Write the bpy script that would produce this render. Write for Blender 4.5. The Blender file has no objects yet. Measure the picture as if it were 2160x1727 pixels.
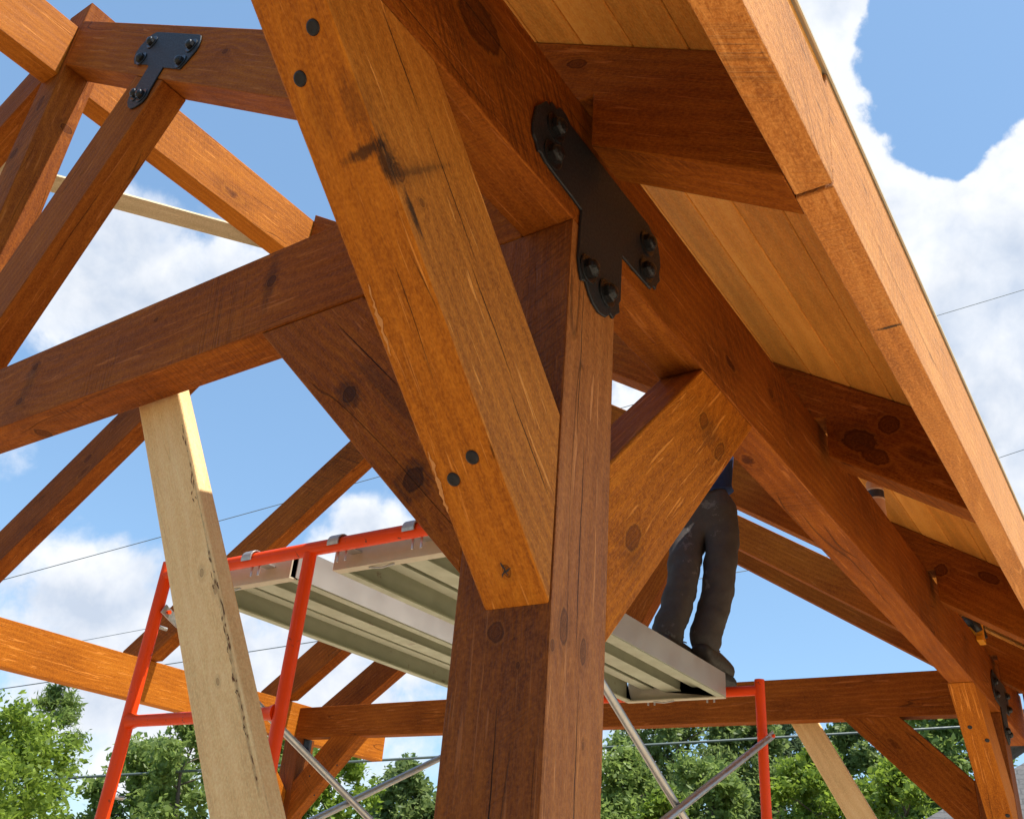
import bpy, bmesh, math, random
from mathutils import Vector, Matrix, Quaternion
R = math.radians
rnd = random.Random(7)
sc = bpy.context.scene
col = sc.collection
H = 2.8            # height of the plate beams' underside above the ground; coordinates below are measured from it
V = Vector
# ---------------------------------------------------------------- frame dimensions (metres)
L = 5.0934         # distance between the two trusses
S = 6.1114         # span between the outer faces of the plates
W = 0.2            # post, across
WX = 0.1882        # post, along the plate
BR = 0.127         # plate thickness
HR = 0.3354        # plate depth
HT = 0.2735        # tie depth
BT = 0.1221        # tie thickness
PIT = 0.5846
T = math.tan(PIT)
ZU, ZT = 0.2078, 0.5227    # rafter underside / top at the plate's outer face
BU = 0.1244        # rafter thickness
CY = S / 2

# ---------------------------------------------------------------- materials
def new_mat(name):
    m = bpy.data.materials.new(name); m.use_nodes = True
    nt = m.node_tree; nt.nodes.clear()
    out = nt.nodes.new('ShaderNodeOutputMaterial')
    b = nt.nodes.new('ShaderNodeBsdfPrincipled')
    nt.links.new(b.outputs[0], out.inputs[0])
    return m, nt, b
class NB:
    """small helper around a node tree"""
    def __init__(s, nt): s.nt = nt
    def n(s, t, **k):
        x = s.nt.nodes.new(t)
        for a, v in k.items(): setattr(x, a, v)
        return x
    def lk(s, a, b): s.nt.links.new(a, b)
    def val(s, sock, v):
        if hasattr(v, 'is_linked'): s.lk(v, sock)
        else: sock.default_value = v
    def math(s, op, a, b=None, c=None, clamp=False):
        x = s.n('ShaderNodeMath', operation=op, use_clamp=clamp)
        s.val(x.inputs[0], a)
        if b is not None: s.val(x.inputs[1], b)
        if c is not None: s.val(x.inputs[2], c)
        return x.outputs[0]
    def vmath(s, op, a, b):
        x = s.n('ShaderNodeVectorMath', operation=op)
        s.val(x.inputs[0], a); s.val(x.inputs[1], b)
        return x.outputs['Value'] if op in ('DOT_PRODUCT', 'LENGTH', 'DISTANCE') else x.outputs[0]
    def noise(s, vec, scale, detail=3, rough=.55, dist=0.0):
        x = s.n('ShaderNodeTexNoise')
        s.lk(vec, x.inputs['Vector']); x.inputs['Scale'].default_value = scale
        x.inputs['Detail'].default_value = detail; x.inputs['Roughness'].default_value = rough
        x.inputs['Distortion'].default_value = dist
        return x.outputs['Fac']
    def mapr(s, v, a, b, c=0.0, d=1.0, smooth=True):
        x = s.n('ShaderNodeMapRange', clamp=True)
        if smooth: x.interpolation_type = 'SMOOTHSTEP'
        s.val(x.inputs[0], v)
        for i, q in enumerate((a, b, c, d)): s.val(x.inputs[i + 1], q)
        return x.outputs[0]
    def mix(s, f, a, b, mode='MIX'):
        x = s.n('ShaderNodeMix', data_type='RGBA', blend_type=mode)
        s.val(x.inputs[0], f)
        for i, q in ((6, a), (7, b)):
            if hasattr(q, 'is_linked'): s.lk(q, x.inputs[i])
            else: x.inputs[i].default_value = (*q, 1)
        return x.outputs[2]
    def ramp(s, f, stops):
        x = s.n('ShaderNodeValToRGB')
        s.lk(f, x.inputs[0]); e = x.color_ramp.elements
        while len(e) < len(stops): e.new(.5)
        for i, (p, c) in enumerate(stops):
            e[i].position = p; e[i].color = (*c, 1)
        return x.outputs[0]

def wood(name, dark, mid, light, saw=.5, knots=.5, cracks=.5, rough=.6, fuzz=0.0, stain=None, ringf=150, board=None, smudge=0.0, spec=.22, splinter=.35, kn=(), ck=(), sm=(), bvar=.22, sheen=0.0):
    """rough-sawn timber: grain runs along the object's local x"""
    m, nt, b = new_mat(name); q = NB(nt)
    tc = q.n('ShaderNodeTexCoord'); oi = q.n('ShaderNodeObjectInfo')
    cmb = q.n('ShaderNodeCombineXYZ')
    for i, k in enumerate((37.0, 11.0, 23.0)): q.lk(q.math('MULTIPLY', oi.outputs['Random'], k), cmb.inputs[i])
    co = tc.outputs['Object']
    if board:
        sx = q.n('ShaderNodeSeparateXYZ'); q.lk(co, sx.inputs[0])
        idx = q.math('FLOOR', q.math('DIVIDE', sx.outputs[1], board))
        wn = q.n('ShaderNodeTexWhiteNoise', noise_dimensions='1D'); q.lk(idx, wn.inputs['W'])
        brand = wn.outputs['Value']
        c2 = q.n('ShaderNodeCombineXYZ')
        for i, k in enumerate((17.0, 3.0, 9.0)): q.lk(q.math('MULTIPLY', brand, k), c2.inputs[i])
        vec = q.vmath('ADD', q.vmath('ADD', co, cmb.outputs[0]), c2.outputs[0])
        rndv = brand
    else:
        # each sawn face of a timber shows its own cut through the grain
        fn_ = q.n('ShaderNodeVectorMath', operation='SNAP'); q.lk(q.vmath('ADD', tc.outputs['Normal'], (.25, .25, .25)), fn_.inputs[0]); fn_.inputs[1].default_value = (.5, .5, .5)
        fw_ = q.n('ShaderNodeTexWhiteNoise', noise_dimensions='4D'); q.lk(fn_.outputs[0], fw_.inputs['Vector']); q.lk(oi.outputs['Random'], fw_.inputs['W'])
        vec = q.vmath('ADD', q.vmath('ADD', co, cmb.outputs[0]), q.vmath('MULTIPLY', fw_.outputs['Color'], (3, .6, .6)))
        rndv = q.math('ADD', q.math('MULTIPLY', oi.outputs['Random'], .6), q.math('MULTIPLY', fw_.outputs['Value'], .4))
    s1 = q.vmath('MULTIPLY', vec, (1, 1, 1))
    # wandering grain
    slow = q.n('ShaderNodeTexNoise'); q.lk(q.vmath('MULTIPLY', vec, (1.1, 3.5, 3.5)), slow.inputs['Vector'])
    slow.inputs['Scale'].default_value = 1.0; slow.inputs['Detail'].default_value = 2
    warp = q.vmath('MULTIPLY', q.vmath('SUBTRACT', slow.outputs['Color'], (.5, .5, .5)), (0, .11, .11))
    # knots
    kv = q.vmath('MULTIPLY', vec, (2.1, 5.2, 5.2))
    vo = q.n('ShaderNodeTexVoronoi', feature='F1'); q.lk(kv, vo.inputs['Vector']); vo.inputs['Scale'].default_value = 1.0
    sepc = q.n('ShaderNodeSeparateColor'); q.lk(vo.outputs['Color'], sepc.inputs[0])
    kon = q.mapr(sepc.outputs[0], 1 - knots * .75, 1 - knots * .75 + .02)
    kd = q.math('ADD', vo.outputs['Distance'], q.math('MULTIPLY', q.math('SUBTRACT', q.noise(vec, 30, 4, .7), .5), .20))
    krad = q.math('ADD', .09, q.math('MULTIPLY', sepc.outputs[1], .13))
    kcore = q.math('MULTIPLY', q.mapr(kd, q.math('MULTIPLY', krad, .45), krad, 1, 0), q.math('MULTIPLY', kon, q.math('MULTIPLY_ADD', sepc.outputs[2], .6, .4)))
    khalo = q.math('MULTIPLY', q.mapr(kd, krad, q.math('MULTIPLY', krad, 2.6), 1, 0), kon)
    krim = q.math('MULTIPLY', q.math('MULTIPLY', q.mapr(kd, q.math('MULTIPLY', krad, .8), krad, 0, 1), q.mapr(kd, krad, q.math('MULTIPLY', krad, 1.3), 1, 0)), kon)
    # knots set by hand: an ellipsoid each, in local coordinates
    def ell(p, r, wob=.42):
        d = q.vmath('LENGTH', q.vmath('MULTIPLY', q.vmath('SUBTRACT', co, p), tuple(1 / x for x in r)), (0, 0, 0))
        return q.math('ADD', d, q.math('MULTIPLY', q.math('SUBTRACT', q.noise(vec, 45, 5, .7), .5), wob * 2))
    hd = None
    for p, r in kn:
        d = ell(p, r); hd = d if hd is None else q.math('MINIMUM', hd, d)
    if hd is not None:
        hin = q.math('MULTIPLY_ADD', q.math('SINE', q.math('MULTIPLY', hd, 26)), .16, .50)
        hedge = q.math('MULTIPLY', q.mapr(hd, .70, .95, 0, 1), q.mapr(hd, .98, 1.15, 1, 0))
        kcore = q.math('MAXIMUM', kcore, q.math('MAXIMUM', q.math('MULTIPLY', q.mapr(hd, .85, 1.05, 1, 0), hin), hedge))
        khalo = q.math('MAXIMUM', khalo, q.mapr(hd, 1.0, 2.6, 1, 0))
        krim = q.math('MAXIMUM', krim, q.math('MULTIPLY', q.mapr(hd, .9, 1.08, 0, 1), q.mapr(hd, 1.08, 1.4, 1, 0)))
    # growth rings
    gv = q.vmath('ADD', vec, warp)
    sp = q.n('ShaderNodeSeparateXYZ'); q.lk(gv, sp.inputs[0])
    yy = q.math('SUBTRACT', q.math('FRACT', q.math('MULTIPLY', sp.outputs[1], .9)), .5)
    ph = q.math('ADD', q.math('MULTIPLY', q.math('ADD', sp.outputs[1], q.math('MULTIPLY', sp.outputs[2], 1.25)), ringf),
                q.math('MULTIPLY', q.math('DIVIDE', 1.0, q.math('ADD', kd, .16)), q.math('MULTIPLY', kon, 2.2)))
    if hd is not None: ph = q.math('ADD', ph, q.math('DIVIDE', 26.0, q.math('ADD', hd, .7)))
    ring = q.math('MULTIPLY_ADD', q.math('SINE', ph), .5, .5)
    ring = q.math('POWER', ring, 1.6)
    # fibres, saw marks
    fib = q.noise(q.vmath('MULTIPLY', vec, (7, 190, 190)), 1.0, 3, .6)
    fib2 = q.noise(q.vmath('MULTIPLY', vec, (26, 420, 420)), 1.0, 2, .7)
    stp = q.noise(q.vmath('MULTIPLY', vec, (75, 300, 300)), 1.0, 3, .65)
    spl = q.noise(q.vmath('MULTIPLY', vec, (5, 85, 85)), 1.0, 2, .5, .6)
    splm = q.math('MULTIPLY', q.mapr(spl, .63, .70), splinter)
    sq = q.n('ShaderNodeSeparateXYZ'); q.lk(vec, sq.inputs[0])
    r2 = q.math('FRACT', q.math('MULTIPLY', rndv, 7.31)); r3 = q.math('FRACT', q.math('MULTIPLY', rndv, 13.7))
    skew = q.math('MULTIPLY', q.math('SUBTRACT', r2, .5), 1.5)
    xs = q.math('MULTIPLY_ADD', q.math('ADD', sq.outputs[1], sq.outputs[2]), skew, sq.outputs[0])
    cs_ = q.n('ShaderNodeCombineXYZ'); q.lk(q.math('MULTIPLY', xs, q.math('MULTIPLY_ADD', r3, 80, 105)), cs_.inputs[0]); q.lk(q.math('MULTIPLY', sq.outputs[1], 5), cs_.inputs[1]); q.lk(q.math('MULTIPLY', sq.outputs[2], 4), cs_.inputs[2])
    sw = q.noise(cs_.outputs[0], 1.0, 2, .6, .3)
    swmask = q.math('MULTIPLY', q.mapr(q.noise(vec, 2.0, 3), q.math('MULTIPLY_ADD', r3, .22, .34), q.math('MULTIPLY_ADD', r3, .20, .56)), q.math('MULTIPLY_ADD', r2, .7, .3))
    swv = q.math('MULTIPLY', q.math('MULTIPLY', q.mapr(sw, .44, .66), swmask), saw)
    blot = q.noise(q.vmath('MULTIPLY', vec, (1.0, 2.2, 2.2)), 2.2, 4, .6)
    fine = q.noise(vec, 150, 3, .7)
    # long drying checks
    cn = q.noise(q.vmath('MULTIPLY', gv, (.55, 10, 10)), 1.0, 1, .4)
    crk = q.mapr(q.math('ABSOLUTE', q.math('SUBTRACT', cn, .52)), .0, .0075, 1, 0)
    crk = q.math('MULTIPLY', crk, q.math('MULTIPLY', q.mapr(q.noise(q.vmath('MULTIPLY', vec, (.8, 2, 2)), 2.0, 1), .55, .60), cracks))
    cracksum = crk
    for p, r in ck:
        wv_ = q.n('ShaderNodeTexNoise'); q.lk(q.vmath('MULTIPLY', co, (4, .01, .01)), wv_.inputs['Vector']); wv_.inputs['Scale'].default_value = 2; wv_.inputs['Detail'].default_value = 4
        wob_ = q.vmath('MULTIPLY', q.vmath('SUBTRACT', wv_.outputs['Color'], (.5, .5, .5)), (0, .009, .009))
        d = q.vmath('LENGTH', q.vmath('MULTIPLY', q.vmath('SUBTRACT', q.vmath('ADD', co, wob_), p), tuple(1 / x for x in r)), (0, 0, 0))
        ck_ = q.mapr(d, .5, 1.0, 1, 0)
        cracksum = q.math('MAXIMUM', cracksum, ck_)
    # colour
    f = q.math('ADD', q.math('ADD', q.math('MULTIPLY', blot, .62), q.math('MULTIPLY', fib, .30)), q.math('ADD', q.math('MULTIPLY', ring, .11), q.math('MULTIPLY', stp, .62)))
    f = q.math('ADD', f, q.math('MULTIPLY', q.math('SUBTRACT', rndv, .5), bvar))
    f = q.math('SUBTRACT', f, .345)
    c = q.ramp(f, [(.18, dark), (.48, mid), (.82, light)])
    c = q.mix(q.math('MULTIPLY', q.mapr(fine, .35, .75), .28 + fuzz * .4), c, tuple(min(1, x * 1.55) for x in light))
    c = q.mix(splm, c, tuple(min(1, x * 1.5 + .03) for x in light))
    c = q.mix(q.math('MULTIPLY', swv, .55), c, tuple(x * .38 for x in dark))
    c = q.mix(q.math('MULTIPLY', khalo, .30), c, tuple(x * .6 for x in dark))
    c = q.mix(q.math('MULTIPLY', kcore, .80), c, tuple(x * .50 for x in dark))
    c = q.mix(q.math('MULTIPLY', krim, .22), c, tuple(min(1, x * 1.25) for x in light))
    c = q.mix(q.math('MULTIPLY', cracksum, .95), c, tuple(x * .12 for x in dark))
    for p, r, a_ in sm:
        d = q.math('ADD', ell(p, r, .75), q.math('MULTIPLY', q.math('SUBTRACT', fib, .5), 1.1))
        c = q.mix(q.math('MULTIPLY', q.mapr(d, .30, 1.15, 1, 0), a_), c, (.016, .010, .007))
    if smudge:
        sm = q.mapr(q.noise(q.vmath('MULTIPLY', vec, (2.2, 5, 5)), 1.0, 5, .7), .60, .72)
        c = q.mix(q.math('MULTIPLY', sm, smudge), c, (.012, .010, .009))
    q.lk(c, b.inputs['Base Color'])
    q.lk(q.mapr(fib, .2, .8, rough - .12, rough + .14), b.inputs['Roughness'])
    b.inputs['Specular IOR Level'].default_value = spec
    b.inputs['Sheen Weight'].default_value = sheen; b.inputs['Sheen Roughness'].default_value = .45; b.inputs['Sheen Tint'].default_value = (1, .74, .46, 1)
    hgt = q.math('ADD', q.math('ADD', q.math('MULTIPLY', fib, .4), q.math('MULTIPLY', stp, .7)), q.math('MULTIPLY', fib2, .45))
    hgt = q.math('ADD', hgt, q.math('MULTIPLY', fine, .25 + fuzz))
    hgt = q.math('ADD', hgt, q.math('MULTIPLY', splm, .9))
    hgt = q.math('SUBTRACT', hgt, q.math('MULTIPLY', swv, .9))
    hgt = q.math('SUBTRACT', hgt, q.math('MULTIPLY', cracksum, 2.0))
    hgt = q.math('ADD', hgt, q.math('MULTIPLY', ring, .12))
    bp = q.n('ShaderNodeBump'); bp.inputs['Strength'].default_value = .9; bp.inputs['Distance'].default_value = .0030
    q.lk(hgt, bp.inputs['Height']); q.lk(bp.outputs[0], b.inputs['Normal'])
    return m

M = {}
WD = {
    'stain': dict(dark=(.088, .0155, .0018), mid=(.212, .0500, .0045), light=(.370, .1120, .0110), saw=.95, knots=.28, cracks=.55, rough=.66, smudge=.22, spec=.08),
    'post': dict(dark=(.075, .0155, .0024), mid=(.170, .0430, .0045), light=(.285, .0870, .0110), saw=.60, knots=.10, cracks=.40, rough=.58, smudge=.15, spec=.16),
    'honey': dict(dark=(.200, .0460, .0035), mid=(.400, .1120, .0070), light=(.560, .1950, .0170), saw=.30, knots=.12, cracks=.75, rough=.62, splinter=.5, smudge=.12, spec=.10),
    'honey_sidelit': dict(dark=(.195, .0520, .0058), mid=(.385, .1260, .0130), light=(.545, .2150, .0320), saw=.15, knots=.10, cracks=.0, rough=.56, splinter=.6, smudge=.15, spec=.18, sheen=.03),  # paler copy of honey; light on the brace's side face painted into colour
    'post_sidelit': dict(dark=(.150, .0420, .0080), mid=(.285, .0920, .0180), light=(.430, .1650, .0400), saw=.20, knots=.10, cracks=.50, rough=.52, splinter=.6, smudge=.15, spec=.25, sheen=.03),  # lighter copy of post, with the light on its right face painted in
    'fascia': dict(dark=(.190, .0460, .0070), mid=(.420, .1380, .0220), light=(.600, .2650, .0680), saw=.80, knots=.12, cracks=.30, rough=.68, fuzz=.35, sheen=.30, spec=.12),
    'pine': dict(dark=(.520, .1750, .0250), mid=(.770, .2750, .0400), light=(.860, .4000, .0900), saw=.0, knots=.12, cracks=.0, rough=.5, board=.159, ringf=95, splinter=.1, bvar=.42, spec=.10),
    'raw': dict(dark=(.560, .3150, .1250), mid=(.770, .4750, .2050), light=(.860, .6000, .3100), saw=.06, knots=.14, cracks=.12, rough=.65, ringf=75, splinter=.12),
    'grey': dict(dark=(.360, .2700, .1500), mid=(.560, .4400, .2700), light=(.670, .5500, .3700), saw=.10, knots=.25, cracks=.20, rough=.75, ringf=75, splinter=.15),
}
for k_, d_ in WD.items(): M[k_] = wood({'stain': 'stained_timber', 'honey': 'honey_stained_timber', 'post': 'stained_post_timber', 'honey_sidelit': 'sidelit_honey_timber', 'post_sidelit': 'sidelit_post_timber', 'fascia': 'fuzzy_stained_fascia', 'pine': 'tongue_groove_pine', 'raw': 'raw_pine_lumber', 'grey': 'weathered_lumber'}[k_], **d_)
def detail(o, base, knots=(), cracks=(), smears=(), face=None, base2=None):
    """give one timber its own knots and drying checks; world positions, radii (along the grain, local y, local z)"""
    inv = WM[o.name].inverted()
    kn = [(tuple(inv @ V(p)), r) for p, r in knots]; sm = [(tuple(inv @ V(p)), r, a) for p, r, a in smears]; ck = []
    for a, b, n in cracks:
        c = inv @ ((V(a) + V(b)) / 2); h = (V(a) - V(b)).length / 2
        ck.append((tuple(c), (h, .03, .0016) if n == 'y' else (h, .0016, .03)))
    o.data.materials[0] = wood('timber_with_knots', **WD[base], kn=kn, ck=ck, sm=sm)
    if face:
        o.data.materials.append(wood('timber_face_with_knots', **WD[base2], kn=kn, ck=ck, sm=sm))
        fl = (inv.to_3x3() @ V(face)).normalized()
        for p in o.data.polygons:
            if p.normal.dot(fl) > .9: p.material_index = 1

def simple(name, colr, rough=.5, metal=0.0, var=.12, nscale=8.0, bump=0.0, spec=.5, wear=None):
    m, nt, b = new_mat(name); q = NB(nt)
    tc = q.n('ShaderNodeTexCoord'); v = tc.outputs['Object']
    f = q.noise(v, nscale, 5, .65)
    c = q.mix(f, tuple(x * (1 - var) for x in colr), tuple(min(1, x * (1 + var)) for x in colr))
    if wear:
        wn = q.mapr(q.noise(v, wear[1], 6, .7), wear[2], wear[2] + .05)
        c = q.mix(wn, c, wear[0])
    q.lk(c, b.inputs['Base Color'])
    q.lk(q.mapr(q.noise(v, nscale * 2.3, 4), .3, .7, max(.05, rough - .1), min(1, rough + .1)), b.inputs['Roughness'])
    b.inputs['Metallic'].default_value = metal; b.inputs['Specular IOR Level'].default_value = spec
    if bump:
        bp = q.n('ShaderNodeBump'); bp.inputs['Strength'].default_value = bump; bp.inputs['Distance'].default_value = .004
        q.lk(q.noise(v, nscale * 6, 4), bp.inputs['Height']); q.lk(bp.outputs[0], b.inputs['Normal'])
    return m
M['steel'] = simple('black_powdercoat', (.0065, .007, .009), .58, .0, .2, 60, .15)
M['bolt'] = simple('black_bolt', (.010, .010, .011), .36, .3, .2, 90, .1)
M['red'] = simple('orange_red_paint', (.74, .058, .002), .45, 0, .16, 9, .06, spec=.22, wear=((.10, .035, .02), 30, .63))
M['galv'] = simple('galvanised_tube', (.42, .41, .39), .38, .85, .16, 22, .05)
M['alu'] = simple('weathered_aluminium', (.37, .38, .27), .45, .45, .16, 7, .04, wear=((.25, .21, .15), 11, .63))
M['alu2'] = simple('aluminium_rail', (.46, .45, .43), .42, .5, .08, 2.5, 0)
M['hook'] = simple('zinc_hook', (.45, .45, .44), .42, .7, .12, 40)
M['tan'] = simple('end_channel', (.52, .47, .35), .55, .0, .12, 25)
M['trouser'] = simple('brown_work_cotton', (.070, .061, .056), .92, 0, .25, 16, .6, spec=.12, wear=((.13, .118, .11), 7, .60))
M['boot'] = simple('dark_leather', (.030, .022, .015), .62, 0, .35, 26, .4)
M['lace'] = simple('brown_lace', (.16, .10, .05), .8)
M['sole'] = simple('black_rubber', (.010, .010, .010), .8, 0, .2, 30)
M['shirt'] = simple('navy_cotton', (.020, .036, .100), .9, 0, .25, 12, .3, spec=.15)
M['skin'] = simple('skin', (.52, .27, .17), .55, 0, .10, 30, .05)
M['band'] = simple('slate_blue_band', (.030, .042, .070), .6, 0, .3, 120)
M['hair'] = simple('dark_hair', (.020, .013, .008), .7, 0, .3, 60, .4)
M['beige'] = simple('beige_card', (.62, .36, .22), .6, 0, .12, 30)
M['trimw'] = simple('cream_ring', (.70, .62, .52), .6, 0, .1, 30)
M['yellow'] = simple('yellow_plastic', (.80, .33, .012), .38, 0, .06, 20)
M['black'] = simple('black_plastic', (.012, .012, .012), .5, 0, .2, 40)
M['wire'] = simple('cable_sheath', (.13, .15, .17), .5, 0, .15, 5)
M['cable'] = simple('aged_cable', (.085, .11, .10), .5, 0, .2, 5)
M['bark'] = simple('bark', (.13, .10, .075), .9, 0, .35, 9, .6)
M['bark_wane'] = simple('bark_strip', (.15, .065, .026), .95, 0, .5, 45, .9)
M['flake'] = simple('torn_splinter_wood', (.55, .22, .05), .7, 0, .2, 60, .5)
M['lime'] = simple('pale_paint_smear', (.62, .58, .48), .9, 0, .2, 60)

def leafmat(name, dark, light):
    m, nt, b = new_mat(name); q = NB(nt)
    g = q.n('ShaderNodeNewGeometry'); tc = q.n('ShaderNodeTexCoord')
    f = q.math('ADD', q.math('MULTIPLY', g.outputs['Random Per Island'], .6), q.math('MULTIPLY', q.noise(tc.outputs['Object'], .9, 3), .5))
    c = q.ramp(f, [(.15, dark), (.9, light)])
    q.lk(c, b.inputs['Base Color']); b.inputs['Roughness'].default_value = .5
    b.inputs['Specular IOR Level'].default_value = .35
    tr = q.n('ShaderNodeBsdfTranslucent'); q.lk(q.mix(.5, c, tuple(min(1, x * 1.6) for x in light)), tr.inputs[0])
    ms = q.n('ShaderNodeMixShader'); ms.inputs[0].default_value = .45
    q.lk(b.outputs[0], ms.inputs[1]); q.lk(tr.outputs[0], ms.inputs[2])
    q.lk(ms.outputs[0], [x for x in nt.nodes if x.type == 'OUTPUT_MATERIAL'][0].inputs[0])
    return m
M['leafA'] = leafmat('bright_leaf', (.075, .130, .014), (.260, .350, .045))
M['leafB'] = leafmat('mid_leaf', (.085, .130, .028), (.260, .340, .085))
M['leafC'] = leafmat('dark_leaf', (.072, .112, .030), (.225, .290, .090))
M['needle'] = leafmat('grey_green_needle', (.045, .085, .036), (.160, .215, .100))

# ---------------------------------------------------------------- object helpers
WM = {}
def link(o, parent=None, mw=None):
    col.objects.link(o)
    mw = mw or Matrix.Identity(4)
    WM[o.name] = mw
    if parent:
        o.parent = parent; o.matrix_parent_inverse = Matrix.Identity(4)
        o.matrix_basis = WM[parent.name].inverted() @ mw
    else:
        o.matrix_basis = mw
    return o
def tag(o, label=None, cat=None, group=None, kind=None):
    if label: o['label'] = label
    if cat: o['category'] = cat
    if group: o['group'] = group
    if kind: o['kind'] = kind
    return o
def frame(origin, x=V((1, 0, 0)), y=V((0, 1, 0))):
    x = V(x).normalized(); y = V(y); y = (y - x * y.dot(x)).normalized(); z = x.cross(y)
    m = Matrix((x, y, z)).transposed().to_4x4(); m.translation = V(origin)
    return m
def empty(name, loc, x=(1, 0, 0), y=(0, 1, 0)):
    o = bpy.data.objects.new(name, None); o.empty_display_size = .1
    return link(o, None, frame(loc, x, y))
def mesh(name, verts, faces, mat, mw, parent=None, bevel=0, smooth=False, seg=2, local=False, mats=None, fm=None):
    inv = mw.inverted()
    me = bpy.data.meshes.new(name)
    me.from_pydata([V(v) if local else inv @ V(v) for v in verts], [], faces)
    bm = bmesh.new(); bm.from_mesh(me); bmesh.ops.recalc_face_normals(bm, faces=bm.faces); bm.to_mesh(me); bm.free()
    for x in (mats or [mat]): me.materials.append(x)
    if fm:
        for i, k in enumerate(fm): me.polygons[i].material_index = k
    if smooth:
        for p in me.polygons: p.use_smooth = True
    o = bpy.data.objects.new(name, me)
    link(o, parent, mw)
    if bevel:
        b = o.modifiers.new('edge', 'BEVEL'); b.width = bevel; b.segments = seg; b.limit_method = 'ANGLE'; b.angle_limit = R(35)
        b.harden_normals = False
    return o
def prism_geo(poly, O, A, B, t):
    """2-D outline (a,b) in the plane O+aA+bB swept by vector t"""
    O, A, B, t = V(O), V(A), V(B), V(t); n = len(poly)
    v = [O + A * a + B * b for a, b in poly]; v += [p + t for p in v]
    f = [tuple(range(n))[::-1], tuple(range(n, 2 * n))] + [(i, (i + 1) % n, n + (i + 1) % n, n + i) for i in range(n)]
    return v, f
def timber(name, poly, O, A, B, t, grain, mat='stain', parent=None, bevel=.0045):
    v, f = prism_geo(poly, O, A, B, t)
    c = sum(v, V()) / len(v)
    g = V(grain).normalized(); y = V(t)
    return mesh(name, v, f, M[mat], frame(c, g, y), parent, bevel)
X_, Y_, Z_ = V((1, 0, 0)), V((0, 1, 0)), V((0, 0, 1))
def box(name, lo, hi, grain=X_, mat='stain', parent=None, bevel=.004):
    lo, hi = V(lo), V(hi); d = hi - lo
    t = V((d.x, 0, 0)) if abs(V(grain).x) < .5 else V((0, d.y, 0))
    if abs(V(grain).x) < .5:
        return timber(name, [(0, 0), (d.y, 0), (d.y, d.z), (0, d.z)], lo, Y_, Z_, t, grain, mat, parent, bevel)
    return timber(name, [(0, 0), (d.x, 0), (d.x, d.z), (0, d.z)], lo, X_, Z_, t, grain, mat, parent, bevel)
def tube_geo(pts, rad, seg=12, cap=True):
    pts = [V(p) for p in pts]; n = len(pts)
    rad = rad if isinstance(rad, (list, tuple)) else [rad] * n
    vs, fs = [], []; up = None
    for i, p in enumerate(pts):
        d = ((pts[min(i + 1, n - 1)] - p).normalized() + (p - pts[max(i - 1, 0)]).normalized())
        d = d.normalized() if d.length > 1e-6 else (pts[1] - pts[0]).normalized()
        if up is None: up = d.orthogonal().normalized()
        up = (up - d * up.dot(d)).normalized(); w = d.cross(up)
        for k in range(seg):
            a = 2 * math.pi * k / seg
            vs.append(p + (up * math.cos(a) + w * math.sin(a)) * rad[i])
    for i in range(n - 1):
        for k in range(seg):
            a, b_ = i * seg + k, i * seg + (k + 1) % seg
            fs.append((a, b_, b_ + seg, a + seg))
    if cap: fs += [tuple(range(seg))[::-1], tuple(range((n - 1) * seg, n * seg))]
    return vs, fs
def join(*geos):
    vs, fs = [], []
    for v, f in geos:
        k = len(vs); vs += list(v); fs += [tuple(i + k for i in q) for q in f]
    return vs, fs
def boxg(lo, hi):
    lo, hi = V(lo), V(hi); d = hi - lo
    return prism_geo([(0, 0), (d.x, 0), (d.x, d.y), (0, d.y)], lo, X_, Y_, V((0, 0, d.z)))
def tube(name, pts, rad, mat, mw, parent=None, seg=12):
    v, f = tube_geo(pts, rad, seg)
    o = mesh(name, v, f, M[mat], mw, parent, smooth=True)
    o.modifiers.new('e', 'EDGE_SPLIT').split_angle = R(50)
    return o

# ---------------------------------------------------------------- wedge-hidden bolts and steel plates
def hexbolt(c, n, parent, r=.0215, h=.017, washer=True):
    """washer and domed hex head standing on a plate"""
    c, n = V(c), V(n).normalized(); u = n.orthogonal().normalized(); w = n.cross(u)
    rot = rnd.random()
    def ringp(rad, z, k, ph=0): return [c + n * z + (u * math.cos(2 * math.pi * i / k + ph) + w * math.sin(2 * math.pi * i / k + ph)) * rad for i in range(k)]
    vs, fs = [], []
    def stack(rs, k, ph=0):
        b0 = len(vs)
        for rad, z in rs: vs.extend(ringp(rad, z, k, ph))
        for j in range(len(rs) - 1):
            for i in range(k):
                a, b_ = b0 + j * k + i, b0 + j * k + (i + 1) % k
                fs.append((a, b_, b_ + k, a + k))
        fs.append(tuple(b0 + (len(rs) - 1) * k + i for i in range(k)))
        fs.append(tuple(b0 + i for i in range(k))[::-1])
    if washer: stack([(r * 1.5, 0), (r * 1.5, .0035), (r * 1.40, .0045)], 20)
    stack([(r, .0046), (r, h * .85), (r * .86, h)], 6, rot)
    stack([(r * .80, h - .001), (r * .72, h + .004), (r * .45, h + .008), (r * .15, h + .009)], 14)
    return mesh('bolt', vs, fs, M['bolt'], frame(c, u, w), parent)
def plugbolt(c, n, parent, r=.0115):
    """countersunk black bolt head in an oval recess"""
    c, n = V(c), V(n).normalized(); u = n.orthogonal().normalized(); w = n.cross(u)
    vs, fs = [], []; k = 18
    for rad, z in ((r * 1.08, .0006), (r, .0026), (r * .8, .0034), (r * .3, .0030)):
        vs += [c + n * z + (u * math.cos(2 * math.pi * i / k) + w * math.sin(2 * math.pi * i / k)) * rad for i in range(k)]
    for j in range(3):
        for i in range(k):
            a, b_ = j * k + i, j * k + (i + 1) % k; fs.append((a, b_, b_ + k, a + k))
    fs.append(tuple(3 * k + i for i in range(k))); fs.append(tuple(range(k))[::-1])
    return mesh('bolt', vs, fs, M['bolt'], frame(c, u, w), parent)
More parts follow.
